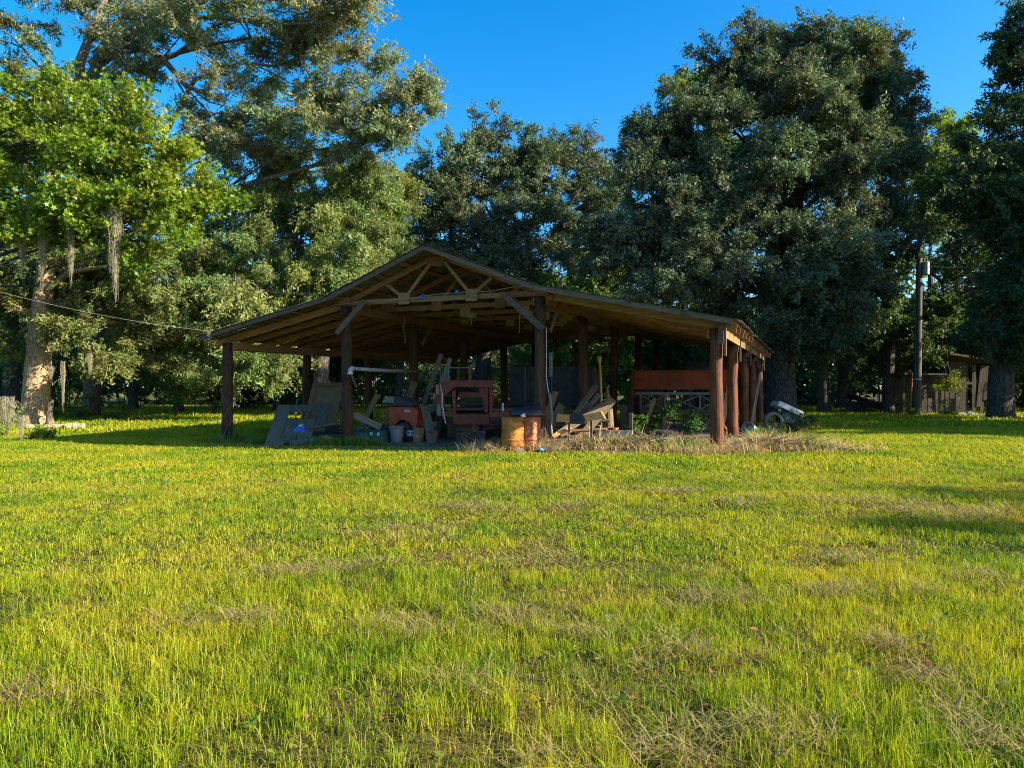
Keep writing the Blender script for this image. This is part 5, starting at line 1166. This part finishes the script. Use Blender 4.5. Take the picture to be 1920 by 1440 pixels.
# ------------------------------------------------------------------ utility pole, shack and log heap on the right
Y = 42.0; pb = on_ground(1719, Y)
up = thing('utility_pole', 'tall grey wooden utility pole with a transformer on the right', 'utility pole', pb)
htop = pt(1726, 435, Y).z
MB().tube([(0, 0, -.3), (0.05, 0, 3), (0.13, 0, 7), (0.2, 0, htop)], [0.225, 0.205, 0.18, 0.15], 14).build('shaft', M_pole, up, smooth=True)
MB().lathe([(0.22, 0), (0.22, 0.06)], 14, (0.03, 0, 2.1)).build('band', M_galv, up)
MB().box((0.34, -0.02, htop - .2), (0.10, 0.10, 1.1)).build('arrester', M_pole, up)
tf = MB(); zt = pt(0, 516, Y).z
tf.lathe([(0.001, 0), (0.20, 0.0), (0.215, 0.03), (0.215, 0.66), (0.23, 0.68), (0.23, 0.72), (0.12, 0.78), (0.001, 0.79)], 22, (0.46, -0.1, zt))
tf.build('transformer', M_galv, up)
for x in (0.38, 0.54): MB().lathe([(0.03, 0), (0.05, 0.03), (0.03, 0.06), (0.05, 0.09), (0.03, 0.12), (0.05, 0.15), (0.02, 0.24)], 10, (x, -0.1, zt + 0.76)).build('bushing', M_pole, up)
MB().box((0.26, -0.05, zt + 0.35), (0.14, 0.1, 0.45)).build('bracket', M_steel, up)
a = pt(1738, 498, Y); b = pt(2150, 452, 30.0)
tag(MB().tube([a.lerp(b, t) - Vector((0, 0, 0.5 * 4 * t * (1 - t))) for t in np.linspace(0, 1, 18)], 0.014, 5).build('power_line', M_wire), 'thin power line running from the transformer off to the right', 'wire')

Y = 44.0; sb = on_ground(1790, Y)
sh = thing('board_shack', 'small shack of gapped weathered boards under the right trees', 'shack', sb, R(-4))
UY = Y / FPX
g = np.random.default_rng(800)
def shx(px): return (px - 1790) * UY
for px, w, z0, z1, tilt in ((1786, 10, 1.0, 3.2, 0), (1797, 11, 0.1, 3.2, 0), (1806, 8, 0.05, 3.15, 0.01), (1825, 7, 0.05, 3.05, 0), (1837, 9, 0.5, 3.0, 0.10), (1847, 9, 0.9, 2.95, 0.02), (1857, 8, 1.1, 2.9, 0), (1735, 9, 0.0, 1.9, 0), (1745, 8, 0.0, 1.0, 0), (1758, 5, 0.0, 1.9, -.02), (1768, 6, 0.1, 1.7, .03), (1776, 6, 0.0, 1.8, 0), (1839, 6, 0.05, 0.8, .08), (1850, 16, 1.15, 1.3, 0), (1815, 14, 1.85, 1.98, 0)):
    MB().box((shx(px), 0 + g.uniform(-.02, .02), (z0 + z1) / 2), (w * UY, 0.03, z1 - z0), Matrix.Rotation(tilt, 3, 'Y')).build('board', M_woodv, sh)
MB().prism([(shx(1772), 3.75), (shx(1862), 3.25), (shx(1862), 3.15), (shx(1772), 3.62)], -0.6, 3.2).build('roof', M_woodv, sh)
MB().prism([(shx(1695), 2.55), (shx(1772), 2.5), (shx(1772), 2.4), (shx(1695), 2.44)], -0.3, 2.6).build('lean_to_roof', M_woodv, sh)
for px, y in ((1775, 0.1), (1860, 0.1), (1775, 3.0), (1860, 3.0), (1700, 0.2), (1700, 2.5)):
    MB().box((shx(px), y, 1.6 if px > 1750 else 1.25), (0.14, 0.14, 3.2 if px > 1750 else 2.5)).build('corner_post', M_woodv, sh)
for k in range(14): MB().box((shx(1700) + (k + .5) * (shx(1860) - shx(1700)) / 14, 3.05, 1.25), (0.34, 0.03, 2.5)).build('back_board', M_woodv, sh)
MB().tube([(shx(1704), -0.35, 0.0), (shx(1709), -0.3, 2.6)], 0.05, 8).build('prop_pole', M_wood, sh)
g = np.random.default_rng(31); vn = thing('vine', 'leafy vine hanging in front of the shack and catching the sun', 'vine', pt(1775, 690, 43.4)); v0 = np.array(pt(1775, 690, 43.4))
me, CC = crown([(np.array(pt(1782, 715, 43.2)), (.45, .3, .6), 16), (np.array(pt(1765, 725, 43.2)), (.6, .3, .3), 12), (np.array(pt(1790, 730, 43.2)), (.5, .3, .25), 10)], 0.14, (0.16, 0.20, 0.03), g, (.25, .5), 34)
me.vertices.foreach_set('co', (_co(me) - v0.astype(np.float32)).ravel()); link('foliage', me, M_leaf, vn)
MB().tube([(0, 0, 1.2), (0.1, 0, 0.2), (0.3, 0, -0.8), (0.5, 0, -1.4)], [.03, .025, .02, .01], 6).build('stem', M_bark, vn)
for px, r, lb in ((1819, 0.34, 'pale rounded stone before the shack doorway'), (1802, 0.30, 'mossy stump like stone at the foot of the shack boards')):
    mb = MB(); mb.lathe([(r * .5, 0), (r, r * .2), (r * .95, r * .5), (r * .5, r * .75), (0.01, r * .8)], 10); mb.v[0] *= 1 + np.random.default_rng(px).normal(0, .07, mb.v[0].shape)
    tag(mb.build('stone', M_conc, bevel=.03, loc=on_ground(px, 41.5)), lb, 'stone')
for i in range(9):
    g = np.random.default_rng(900 + i); x0 = 1580 + g.uniform(-5, 10); x1 = 1655 + g.uniform(-12, 10)
    a = pt(x0, 0, 48 + i * .25); b = pt(x1, 0, 48.5 + i * .25)
    z0, z1 = (0.15 + .16 * (i % 5), 0.15 + .14 * (i % 4)) if i < 5 else (1.3 - .1 * (i - 5), 0.25 + .1 * (i - 5))
    lb = ('lowest', 'second', 'third', 'fourth', 'fifth')[i] + ' fallen pole of the dim heap beyond the shaded lawn' if i < 5 else ('steepest', 'second steepest', 'third steepest', 'least steep')[i - 5] + ' slanting pole of the dim heap beyond the shaded lawn'
    MBo = MB().tube([(a.x, a.y, z0), ((a.x + b.x) / 2, (a.y + b.y) / 2, (z0 + z1) / 2 + .05), (b.x, b.y, z1)], [.10, .09, .07], 8).build('fallen_pole', M_bark)
    tag(MBo, lb, 'pole', 'poles heaped beyond the shaded lawn')

# ------------------------------------------------------------------ grass, hay and weeds
def barn_sd(x, y):
    dx, dy = x - OX, y - OY
    return dx * math.cos(TH) - dy * math.sin(TH), dx * math.sin(TH) + dy * math.cos(TH)
def in_barn(x, y):
    s, d = barn_sd(x, y); e = 0.25 * smooth_noise(s, d, 8, 2.0)
    front = -0.45 + np.where(s > 2.2, -0.65, 0.0)
    return (s > -7.4 + e) & (s < 8.0 + e) & (d > front + e) & (d < 17.5)
def gpix(px, py):
    Y = FPX * CAMH / (py - HORIZON); return ((px - 960) / FPX * Y, Y)

def patch(name, size, blades, hmin, hmax, width, lean, seed, straw=0.10, clumps=14):
    """a square of turf: upright blades gathered in clumps, a few dead ones lying among them"""
    g = np.random.default_rng(seed); n = blades
    p = g.uniform(-.5, .5, (n, 2)) * size
    cc = g.uniform(-.5, .5, (clumps, 2)) * size; pick = g.uniform(0, 1, n) < 0.45
    ci = g.integers(0, clumps, n); p[pick] = (cc[ci] + g.normal(size=(n, 2)) * size * 0.07)[pick]
    p = np.clip(p, -.52 * size, .52 * size)
    dead = g.uniform(0, 1, n) < straw
    hc = g.uniform(0.6, 1.6, clumps); h = g.uniform(hmin, hmax, n) * np.where(pick, hc[ci], g.uniform(.7, 1.1, n))
    az = g.uniform(0, 6.283, n); D = np.stack([np.cos(az), np.sin(az)], 1); an = g.uniform(0, 3.1416, n); S = np.stack([np.cos(an), np.sin(an), np.zeros(n)], 1)
    ln = np.abs(g.normal(0, lean, n)) + .05; ln = np.where(dead, g.uniform(.8, 1.6, n), ln)
    up = np.where(dead, g.uniform(.05, .35, n), np.sqrt(np.clip(1 - 0.5 * ln ** 2, .15, 1)))
    b = np.concatenate([p, np.where(dead, g.uniform(0, .5 * hmin, n), 0)[:, None]], 1)
    mid = b + np.concatenate([D * (h * ln * .35)[:, None], (h * up * .58)[:, None]], 1)
    tip = b + np.concatenate([D * (h * ln)[:, None], (h * up * g.uniform(.8, 1.02, n))[:, None]], 1)
    w = (width * g.uniform(.7, 1.3, n))[:, None]
    V = np.stack([b - S * w * .5, b + S * w * .5, mid + S * w * .42, mid - S * w * .42, tip], 1).reshape(-1, 3)
    base = np.arange(n)[:, None] * 5
    me = quick_mesh(name, V, tris=np.concatenate([base + [[0, 1, 2]], base + [[0, 2, 3]], base + [[3, 2, 4]]], 1).reshape(-1, 3)); me.materials.append(M_turf)
    c = np.stack([g.uniform(.72, 1.28, n), dead.astype(float), g.uniform(0, 1, n)], 1)
    set_tint(me, np.repeat(c, 5, 0), 'blade')
    return me
def turf_mat():
    """blade colour: green to yellow to dry in soft patches over the ground, plus a shade of its own per blade"""
    m, nt, N, L, b = nodes_of('turf_blade')
    at_ = N.new('ShaderNodeAttribute'); at_.attribute_type = 'GEOMETRY'; at_.attribute_name = 'blade'
    sp = N.new('ShaderNodeSeparateColor'); L.new(at_.outputs['Color'], sp.inputs[0])
    ge = N.new('ShaderNodeNewGeometry')
    n1 = N.new('ShaderNodeTexNoise'); n1.inputs['Scale'].default_value = 0.5; n1.inputs['Detail'].default_value = 7; n1.inputs['Roughness'].default_value = 0.72
    L.new(ge.outputs['Position'], n1.inputs['Vector'])
    ad = N.new('ShaderNodeMath'); ad.operation = 'MULTIPLY_ADD'; ad.inputs[1].default_value = 0.22; L.new(sp.outputs[2], ad.inputs[0]); L.new(n1.outputs[0], ad.inputs[2])
    cr = N.new('ShaderNodeValToRGB'); e = cr.color_ramp.elements
    e[0].position = 0.47; e[0].color = (*GR, 1); e[1].position = 0.63; e[1].color = (*GY, 1); q = e.new(0.76); q.color = (*GO, 1)
    L.new(ad.outputs[0], cr.inputs[0])
    mx = N.new('ShaderNodeMix'); mx.data_type = 'RGBA'; L.new(sp.outputs[1], mx.inputs['Factor']); L.new(cr.outputs[0], mx.inputs['A']); mx.inputs['B'].default_value = (*GD, 1)
    m2 = N.new('ShaderNodeMix'); m2.data_type = 'RGBA'; m2.blend_type = 'MULTIPLY'; m2.inputs['Factor'].default_value = 1
    cb = N.new('ShaderNodeCombineColor')
    for k in range(3): L.new(sp.outputs[0], cb.inputs[k])
    L.new(mx.outputs['Result'], m2.inputs['A']); L.new(cb.outputs[0], m2.inputs['B']); col = m2.outputs['Result']
    L.new(col, b.inputs['Base Color']); b.inputs['Roughness'].default_value = 0.5; b.inputs['Specular IOR Level'].default_value = 0.25
    t = N.new('ShaderNodeBsdfTranslucent'); m3 = N.new('ShaderNodeMix'); m3.data_type = 'RGBA'; m3.blend_type = 'MULTIPLY'; m3.inputs['Factor'].default_value = 1
    L.new(col, m3.inputs['A']); m3.inputs['B'].default_value = (1.25, 1.2, 0.5, 1); L.new(m3.outputs['Result'], t.inputs['Color'])
    ms = N.new('ShaderNodeMixShader'); ms.inputs[0].default_value = 0.42
    L.new(b.outputs[0], ms.inputs[1]); L.new(t.outputs[0], ms.inputs[2]); L.new(ms.outputs[0], N['Material Output'].inputs['Surface'])
    return m
GR, GY, GO, GD = (0.098, 0.20, 0.008), (0.305, 0.355, 0.009), (0.40, 0.34, 0.025), (0.34, 0.25, 0.085)
M_turf = turf_mat()
pn_ = [patch('near_turf', 0.5, 1450, .035, .125, .0042, .50, 10 + k, .14, 18) for k in range(7)]
pn_ += [patch('thin_near_turf', 0.5, 1000, .03, .085, .0042, .65, 50 + k, .42) for k in range(4)]
pm_ = [patch('middle_turf', 0.5, 720, .025, .085, .0068, .50, 20 + k, .14) for k in range(6)]
pm_ += [patch('thin_middle_turf', 0.5, 520, .025, .06, .0070, .65, 60 + k, .42) for k in range(4)]
pf_ = [patch('far_turf', 0.5, 280, .035, .08, .013, .45, 30 + k, .05) for k in range(6)]
pz_ = [patch('farthest_turf', 2.0, 620, .08, .20, .05, .45, 40 + k, .05, 30) for k in range(5)]
for nm, y0, y1, cell, var, wide, lb in (('near_grass', 1.5, 6.5, .5, pn_, .80, 'long green grass in the foreground'), ('middle_grass', 6.5, 13.5, .5, pm_, .80, 'mown grass in the middle of the lawn'),
                                        ('far_grass', 13.5, 28, .5, pf_, .85, 'grass of the lawn around the barn'), ('farthest_grass', 28, 64, 2.0, pz_, .9, 'grass beyond the barn under the trees')):
    g = np.random.default_rng(int(y0 * 10))
    ys = np.arange(y0 + cell / 2, y1, cell); X, Y_ = [], []
    for y in ys:
        xm = wide * y + 2.0; xs_ = np.arange(-math.ceil(xm / cell) * cell, xm, cell) + cell / 2
        X.append(xs_); Y_.append(np.full(len(xs_), y))
    x = np.concatenate(X); y = np.concatenate(Y_)
    keep = ~in_barn(x, y); x, y = x[keep], y[keep]; n = len(x)
    tall = 0.98 + 0.36 * smooth_noise(x, y, 71, 2.2) + g.uniform(-.1, .1, n) + np.where(y < 5, .12, 0)
    dens = 4 if y0 < 13 else 0
    poor = smooth_noise(x, y, 91, 2.6) + 0.6 * smooth_noise(x, y, 92, 0.9) + 0.5 * np.exp(-((x - .2) / (.09 * y + .5)) ** 2) + g.normal(0, .25, n) > 0.46
    pk = np.where(poor & (dens > 0), len(var) - dens + g.integers(0, max(dens, 1), n), g.integers(0, len(var) - dens, n))
    o = scatter(nm, np.stack([x, y, gz(x, y) - 0.012], 1), g.integers(0, 4, n) * math.pi / 2, np.stack([np.ones(n), np.ones(n), tall], 1), np.ones((n, 3)), var, M_turf, 0.0, pk)
    o['label'] = lb

def blades_mesh(name, P, H, W_, lean, flat, tint, g, m):
    """loose bent blades as one mesh; flat (0..1) lays them down"""
    n = len(P)
    az = g.uniform(0, 6.283, n); D = np.stack([np.cos(az), np.sin(az)], 1)
    an = g.uniform(0, 3.1416, n); S = np.stack([np.cos(an), np.sin(an), np.zeros(n)], 1) * (1 - flat[:, None]) + np.stack([-D[:, 1], D[:, 0], np.zeros(n)], 1) * flat[:, None]
    ln = np.abs(g.normal(0, lean, n)) + .1; ln = ln * (1 - flat) + flat * g.uniform(.8, 1.2, n)
    up = np.sqrt(np.clip(1 - .45 * ln ** 2, .1, 1)) * (1 - flat) + flat * g.uniform(-.05, .3, n)
    mid = P + np.concatenate([D * (H * ln * .42)[:, None], (H * up * .6 + flat * g.uniform(0, .05, n))[:, None]], 1)
    tip = P + np.concatenate([D * (H * ln)[:, None], (H * up)[:, None]], 1)
    w = W_[:, None]
    V = np.stack([P - S * w * .5, P + S * w * .5, mid + S * w * .45, mid - S * w * .45, tip], 1).reshape(-1, 3)
    base = np.arange(n)[:, None] * 5
    me = quick_mesh(name, V, tris=np.concatenate([base + [[0, 1, 2]], base + [[0, 2, 3]], base + [[3, 2, 4]]], 1).reshape(-1, 3))
    set_tint(me, np.repeat(tint, 5, 0)); me.materials.append(m)
    return me
# dead clippings: where they lie on the lawn (across, away, radius across, radius away)
HAY = [(*gpix(px, py), rx, ry) for px, py, rx, ry in (
       (1340, 1395, .40, .16), (1230, 1425, .30, .14), (1480, 1385, .26, .12), (1040, 1430, .30, .10), (1360, 1130, .35, .25), (1540, 1120, .40, .22), (1700, 1120, .35, .22), (1320, 1135, .22, .2),
       (620, 1065, .5, .35), (540, 1080, .4, .3), (740, 1000, .5, .4), (885, 955, .6, .5), (970, 1165, .4, .3), (1000, 1065, .35, .3), (320, 1170, .4, .2), (40, 1310, .35, .15),
       (1640, 952, .8, .35), (1730, 965, .8, .35), (1800, 985, .7, .35), (1600, 1065, .3, .25), (1250, 1232, .3, .2), (1900, 1105, .4, .25), (1750, 1290, .18, .2), (1800, 1355, .18, .18), (1870, 1415, .18, .15), (1690, 1225, .2, .2), (870, 1295, .25, .12), (1400, 950, .5, .35), (1040, 960, .4, .4), (1250, 930, .5, .4), (470, 1160, .25, .2), (1120, 1200, .25, .2), (760, 1190, .35, .22))]
g = np.random.default_rng(81); hx, hy = [], []
for cx, cy, rx, ry in HAY:
    n = int(1500 * rx * ry * (1.5 if cy < 5 else .8 if cy < 9 else .5)) + 60
    # strewn in a few wisps rather than evenly
    k = 7; ox, oy = g.normal(0, rx * .5, k), g.normal(0, ry * .5, k); wi = g.integers(0, k, n)
    hx.append(cx + ox[wi] + g.normal(0, rx * .3, n)); hy.append(cy + oy[wi] + g.normal(0, ry * .3, n))
nx_ = 2500; yy = 2.2 + 12 * g.uniform(0, 1, nx_) ** .6; hx.append(g.uniform(-.78, .78, nx_) * yy); hy.append(yy)
hx = np.concatenate(hx); hy = np.concatenate(hy); n = len(hx)
P = np.stack([hx, hy, gz(hx, hy) + g.uniform(.015, .06, n)], 1)
me = blades_mesh('hay_clippings', P, g.uniform(.10, .26, n), g.uniform(.0035, .006, n) * np.clip(hy / 5, 1, 2.4), .5, np.full(n, .95), np.array([0.30, 0.235, 0.085]) * hsv_tint((1, 1, 1), n, .4, .12, g), g, M_hay)
o = link('hay_clippings', me, None); o['kind'] = 'stuff'; o['label'] = 'dried clippings lying in wisps on the lawn'
# weeds heaped along the front of the right wing, dead and green
def strew(spots, g):
    X, Y_ = [], []
    for s, d, rs, rd, n in spots:
        k = max(3, n // 60); o_ = g.normal(size=(k, 2)) * .5; wi = g.integers(0, k, n); q = o_[wi] + g.normal(size=(n, 2)) * .28
        s_ = s + q[:, 0] * rs; d_ = d + q[:, 1] * rd
        X.append(OX + s_ * math.cos(TH) + d_ * math.sin(TH)); Y_.append(OY - s_ * math.sin(TH) + d_ * math.cos(TH))
    return np.concatenate(X), np.concatenate(Y_)
x, y = strew(((2.0, -1.35, .5, .3, 500), (3.5, -0.75, .5, .4, 700), (4.4, -0.6, .9, .5, 900), (5.3, -0.3, .9, .7, 900), (6.3, -0.6, .9, .6, 900), (7.4, -0.7, .8, .6, 1000), (8.6, -0.2, 1.0, .8, 1700), (9.9, 0.6, 1.0, .9, 1500), (4.6, 0.8, 1.2, .8, 700), (6.6, 1.0, 1.2, .8, 700), (8.4, 2.2, .5, 1.0, 500), (2.2, -0.9, .5, .4, 300), (9.0, 1.5, .8, .8, 700)), g)
n = len(x); fl = np.where(g.uniform(0, 1, n) < .55, .85, .12); tallw = 0.75 + 0.6 * np.clip(smooth_noise(x, y, 33, 0.9), -.6, 1)
def mound(x, y):
    ms, md = barn_sd(x, y); h = np.zeros_like(ms)
    for s0, d0, rs, rd, hh in ((4.6, -.3, .8, .5, .14), (6.2, .1, .9, .5, .20), (7.2, .6, .7, .5, .16), (8.9, .2, .8, .6, .24), (9.8, .7, .8, .6, .18), (5.4, .9, .7, .4, .18), (2.1, -1.2, .4, .3, .10)):
        h = np.maximum(h, hh * np.exp(-((ms - s0) / rs) ** 2 - ((md - d0) / rd) ** 2))
    return h
me = blades_mesh('dry_weeds', np.stack([x, y, gz(x, y) + fl * g.uniform(0, .12, n) + mound(x, y) * g.uniform(.3, 1, n)], 1), g.uniform(.14, .52, n) * tallw, g.uniform(.007, .015, n), .6, fl, np.array([0.52, 0.38, 0.15]) * hsv_tint((1, 1, 1), n, .4, .14, g), g, M_hay)
o = link('dry_weeds', me, None); o['kind'] = 'stuff'; o['label'] = 'dead straw coloured weeds heaped along the barn front'
x, y = strew(((5.0, -0.2, .4, .4, 300), (7.0, -0.5, .6, .5, 500), (8.8, .8, .6, .6, 600), (6.4, .2, .5, .4, 350), (-3.2, -0.55, .9, .2, 700), (-2.4, -0.45, .8, .2, 500), (-5.5, -0.5, 1.6, .25, 700), (9.6, 1.6, .6, .8, 500), (10.2, 0.4, .5, .5, 300), (8.6, 4.5, .3, 1.5, 500), (-7.9, 0.2, .4, .8, 500), (5.4, 0.9, .3, .3, 260)), g)
n = len(x)
me = blades_mesh('green_weeds', np.stack([x, y, gz(x, y)], 1), g.uniform(.12, .38, n), g.uniform(.014, .03, n), .5, np.zeros(n), np.array([0.13, 0.20, 0.025]) * hsv_tint((1, 1, 1), n, .3, .2, g), g, M_leafg)
o = link('green_weeds', me, None); o['kind'] = 'stuff'; o['label'] = 'green weeds sprouting at the barn edges'
# fallen leaves and flat broad-leaved weeds in the turf
g = np.random.default_rng(97); n = 1500
y = 2.0 + 18 * g.uniform(0, 1, n) ** .75; x = g.uniform(-.8, .8, n) * (y + 1); k_ = ~in_barn(x, y); x, y = x[k_], y[k_]; n = len(x)
P = np.stack([x, y, gz(x, y) + g.uniform(.02, .06, n)], 1); Ln = g.uniform(.03, .075, n)
me = leaf_mesh('fallen_leaves', P, g.normal(size=(n, 3)) * [1, 1, .25], g.normal(size=(n, 3)) * .45 + np.array([0, 0, 1.0]), Ln, Ln * .6, np.array([0.20, 0.10, 0.045]) * hsv_tint((1, 1, 1), n, .5, .25, g))
o = link('fallen_leaves', me, M_hay); o['kind'] = 'stuff'; o['label'] = 'brown fallen leaves scattered in the lawn'
m_ = 260; yc = 2.0 + 10 * g.uniform(0, 1, m_) ** .7; xc = g.uniform(-.78, .78, m_) * (yc + .6); q = 11; idx = np.repeat(np.arange(m_), q); n = len(idx)
az = g.uniform(0, 6.283, n); rr = g.uniform(.015, .07, n) * g.uniform(.7, 1.4, m_)[idx]; D = np.stack([np.cos(az), np.sin(az), np.zeros(n)], 1)
P = np.stack([xc[idx], yc[idx], gz(xc, yc)[idx] + g.uniform(.02, .055, n)], 1) + D * rr[:, None]; Ln = g.uniform(.03, .06, n)
me = leaf_mesh('lawn_weeds', P, D + np.array([0, 0, .25]) + g.normal(size=(n, 3)) * .2, g.normal(size=(n, 3)) * .25 + np.array([0, 0, 1.0]), Ln, Ln * .55, np.array([0.12, 0.19, 0.02]) * hsv_tint((1, 1, 1), m_, .35, .2, g)[idx])
o = link('lawn_weeds', me, M_leafg); o['kind'] = 'stuff'; o['label'] = 'flat broad leaved weeds in the lawn'
# brush: twigs tangled in the dead weeds, and broken boards lying on the heap
x, y = strew(((4.6, -.3, .8, .5, 160), (6.2, .1, .9, .5, 200), (7.2, .6, .7, .5, 120), (8.9, .2, .9, .6, 260), (9.9, .7, .8, .6, 180), (5.4, .9, .7, .4, 120), (2.1, -1.2, .4, .3, 70), (3.4, -.6, .4, .4, 70)), g)
br = MB()
for i in range(len(x)):
    L_ = g.uniform(.25, .9); a_ = g.uniform(0, 6.283); e_ = g.normal(.12, .22); z_ = gzs(x[i], y[i]) + float(mound(x[i:i + 1], y[i:i + 1])[0]) * g.uniform(.4, 1.1) + .02
    d_ = np.array([math.cos(a_) * math.cos(e_), math.sin(a_) * math.cos(e_), math.sin(e_)]); p_ = np.array([x[i], y[i], z_])
    br.tube([p_, p_ + d_ * L_ * .5 + g.normal(0, .03, 3), p_ + d_ * L_], [.009, .006, .003], 4, cap=False)
o = br.build('brush', mat('dead_twig', (0.14, 0.09, 0.055), (0.34, 0.24, 0.15), 9, 0.9, 0.1)); o['kind'] = 'stuff'; o['label'] = 'dead twigs tangled in the weeds before the right wing'
for i, (s0, d0, z0, s1, d1, z1, w_, lb) in enumerate(((4.2, -.55, .10, 5.1, -.35, .22, .12, 'broken board half buried in weeds below the orange beam'), (5.7, -.2, .12, 6.7, .25, .26, .16, 'bleached board on the weed heap before the flat tyre'), (6.2, -.35, .20, 7.0, -.05, .12, .09, 'narrow bleached stick of lumber left of the first red post'),
        (8.3, -.3, .14, 9.3, .25, .28, .13, 'pale split board on the weed heap right of the red posts'), (8.9, .6, .30, 10.0, .3, .14, .08, 'thin pale lath on the rightmost weed heap'), (7.9, 1.3, .1, 8.8, 1.9, .24, .14, 'weathered board in the weeds beside the second red post'), (3.3, -1.2, .03, 4.1, -1.05, .05, .10, 'dirty board flat on the dirt right of the blue bottle'))):
    plank(lb, at(s0, d0, z0), at(s1, d1, z1), w_, .03, (M_woodg, M_pale)[i % 2], (0.1, -.5, 1))
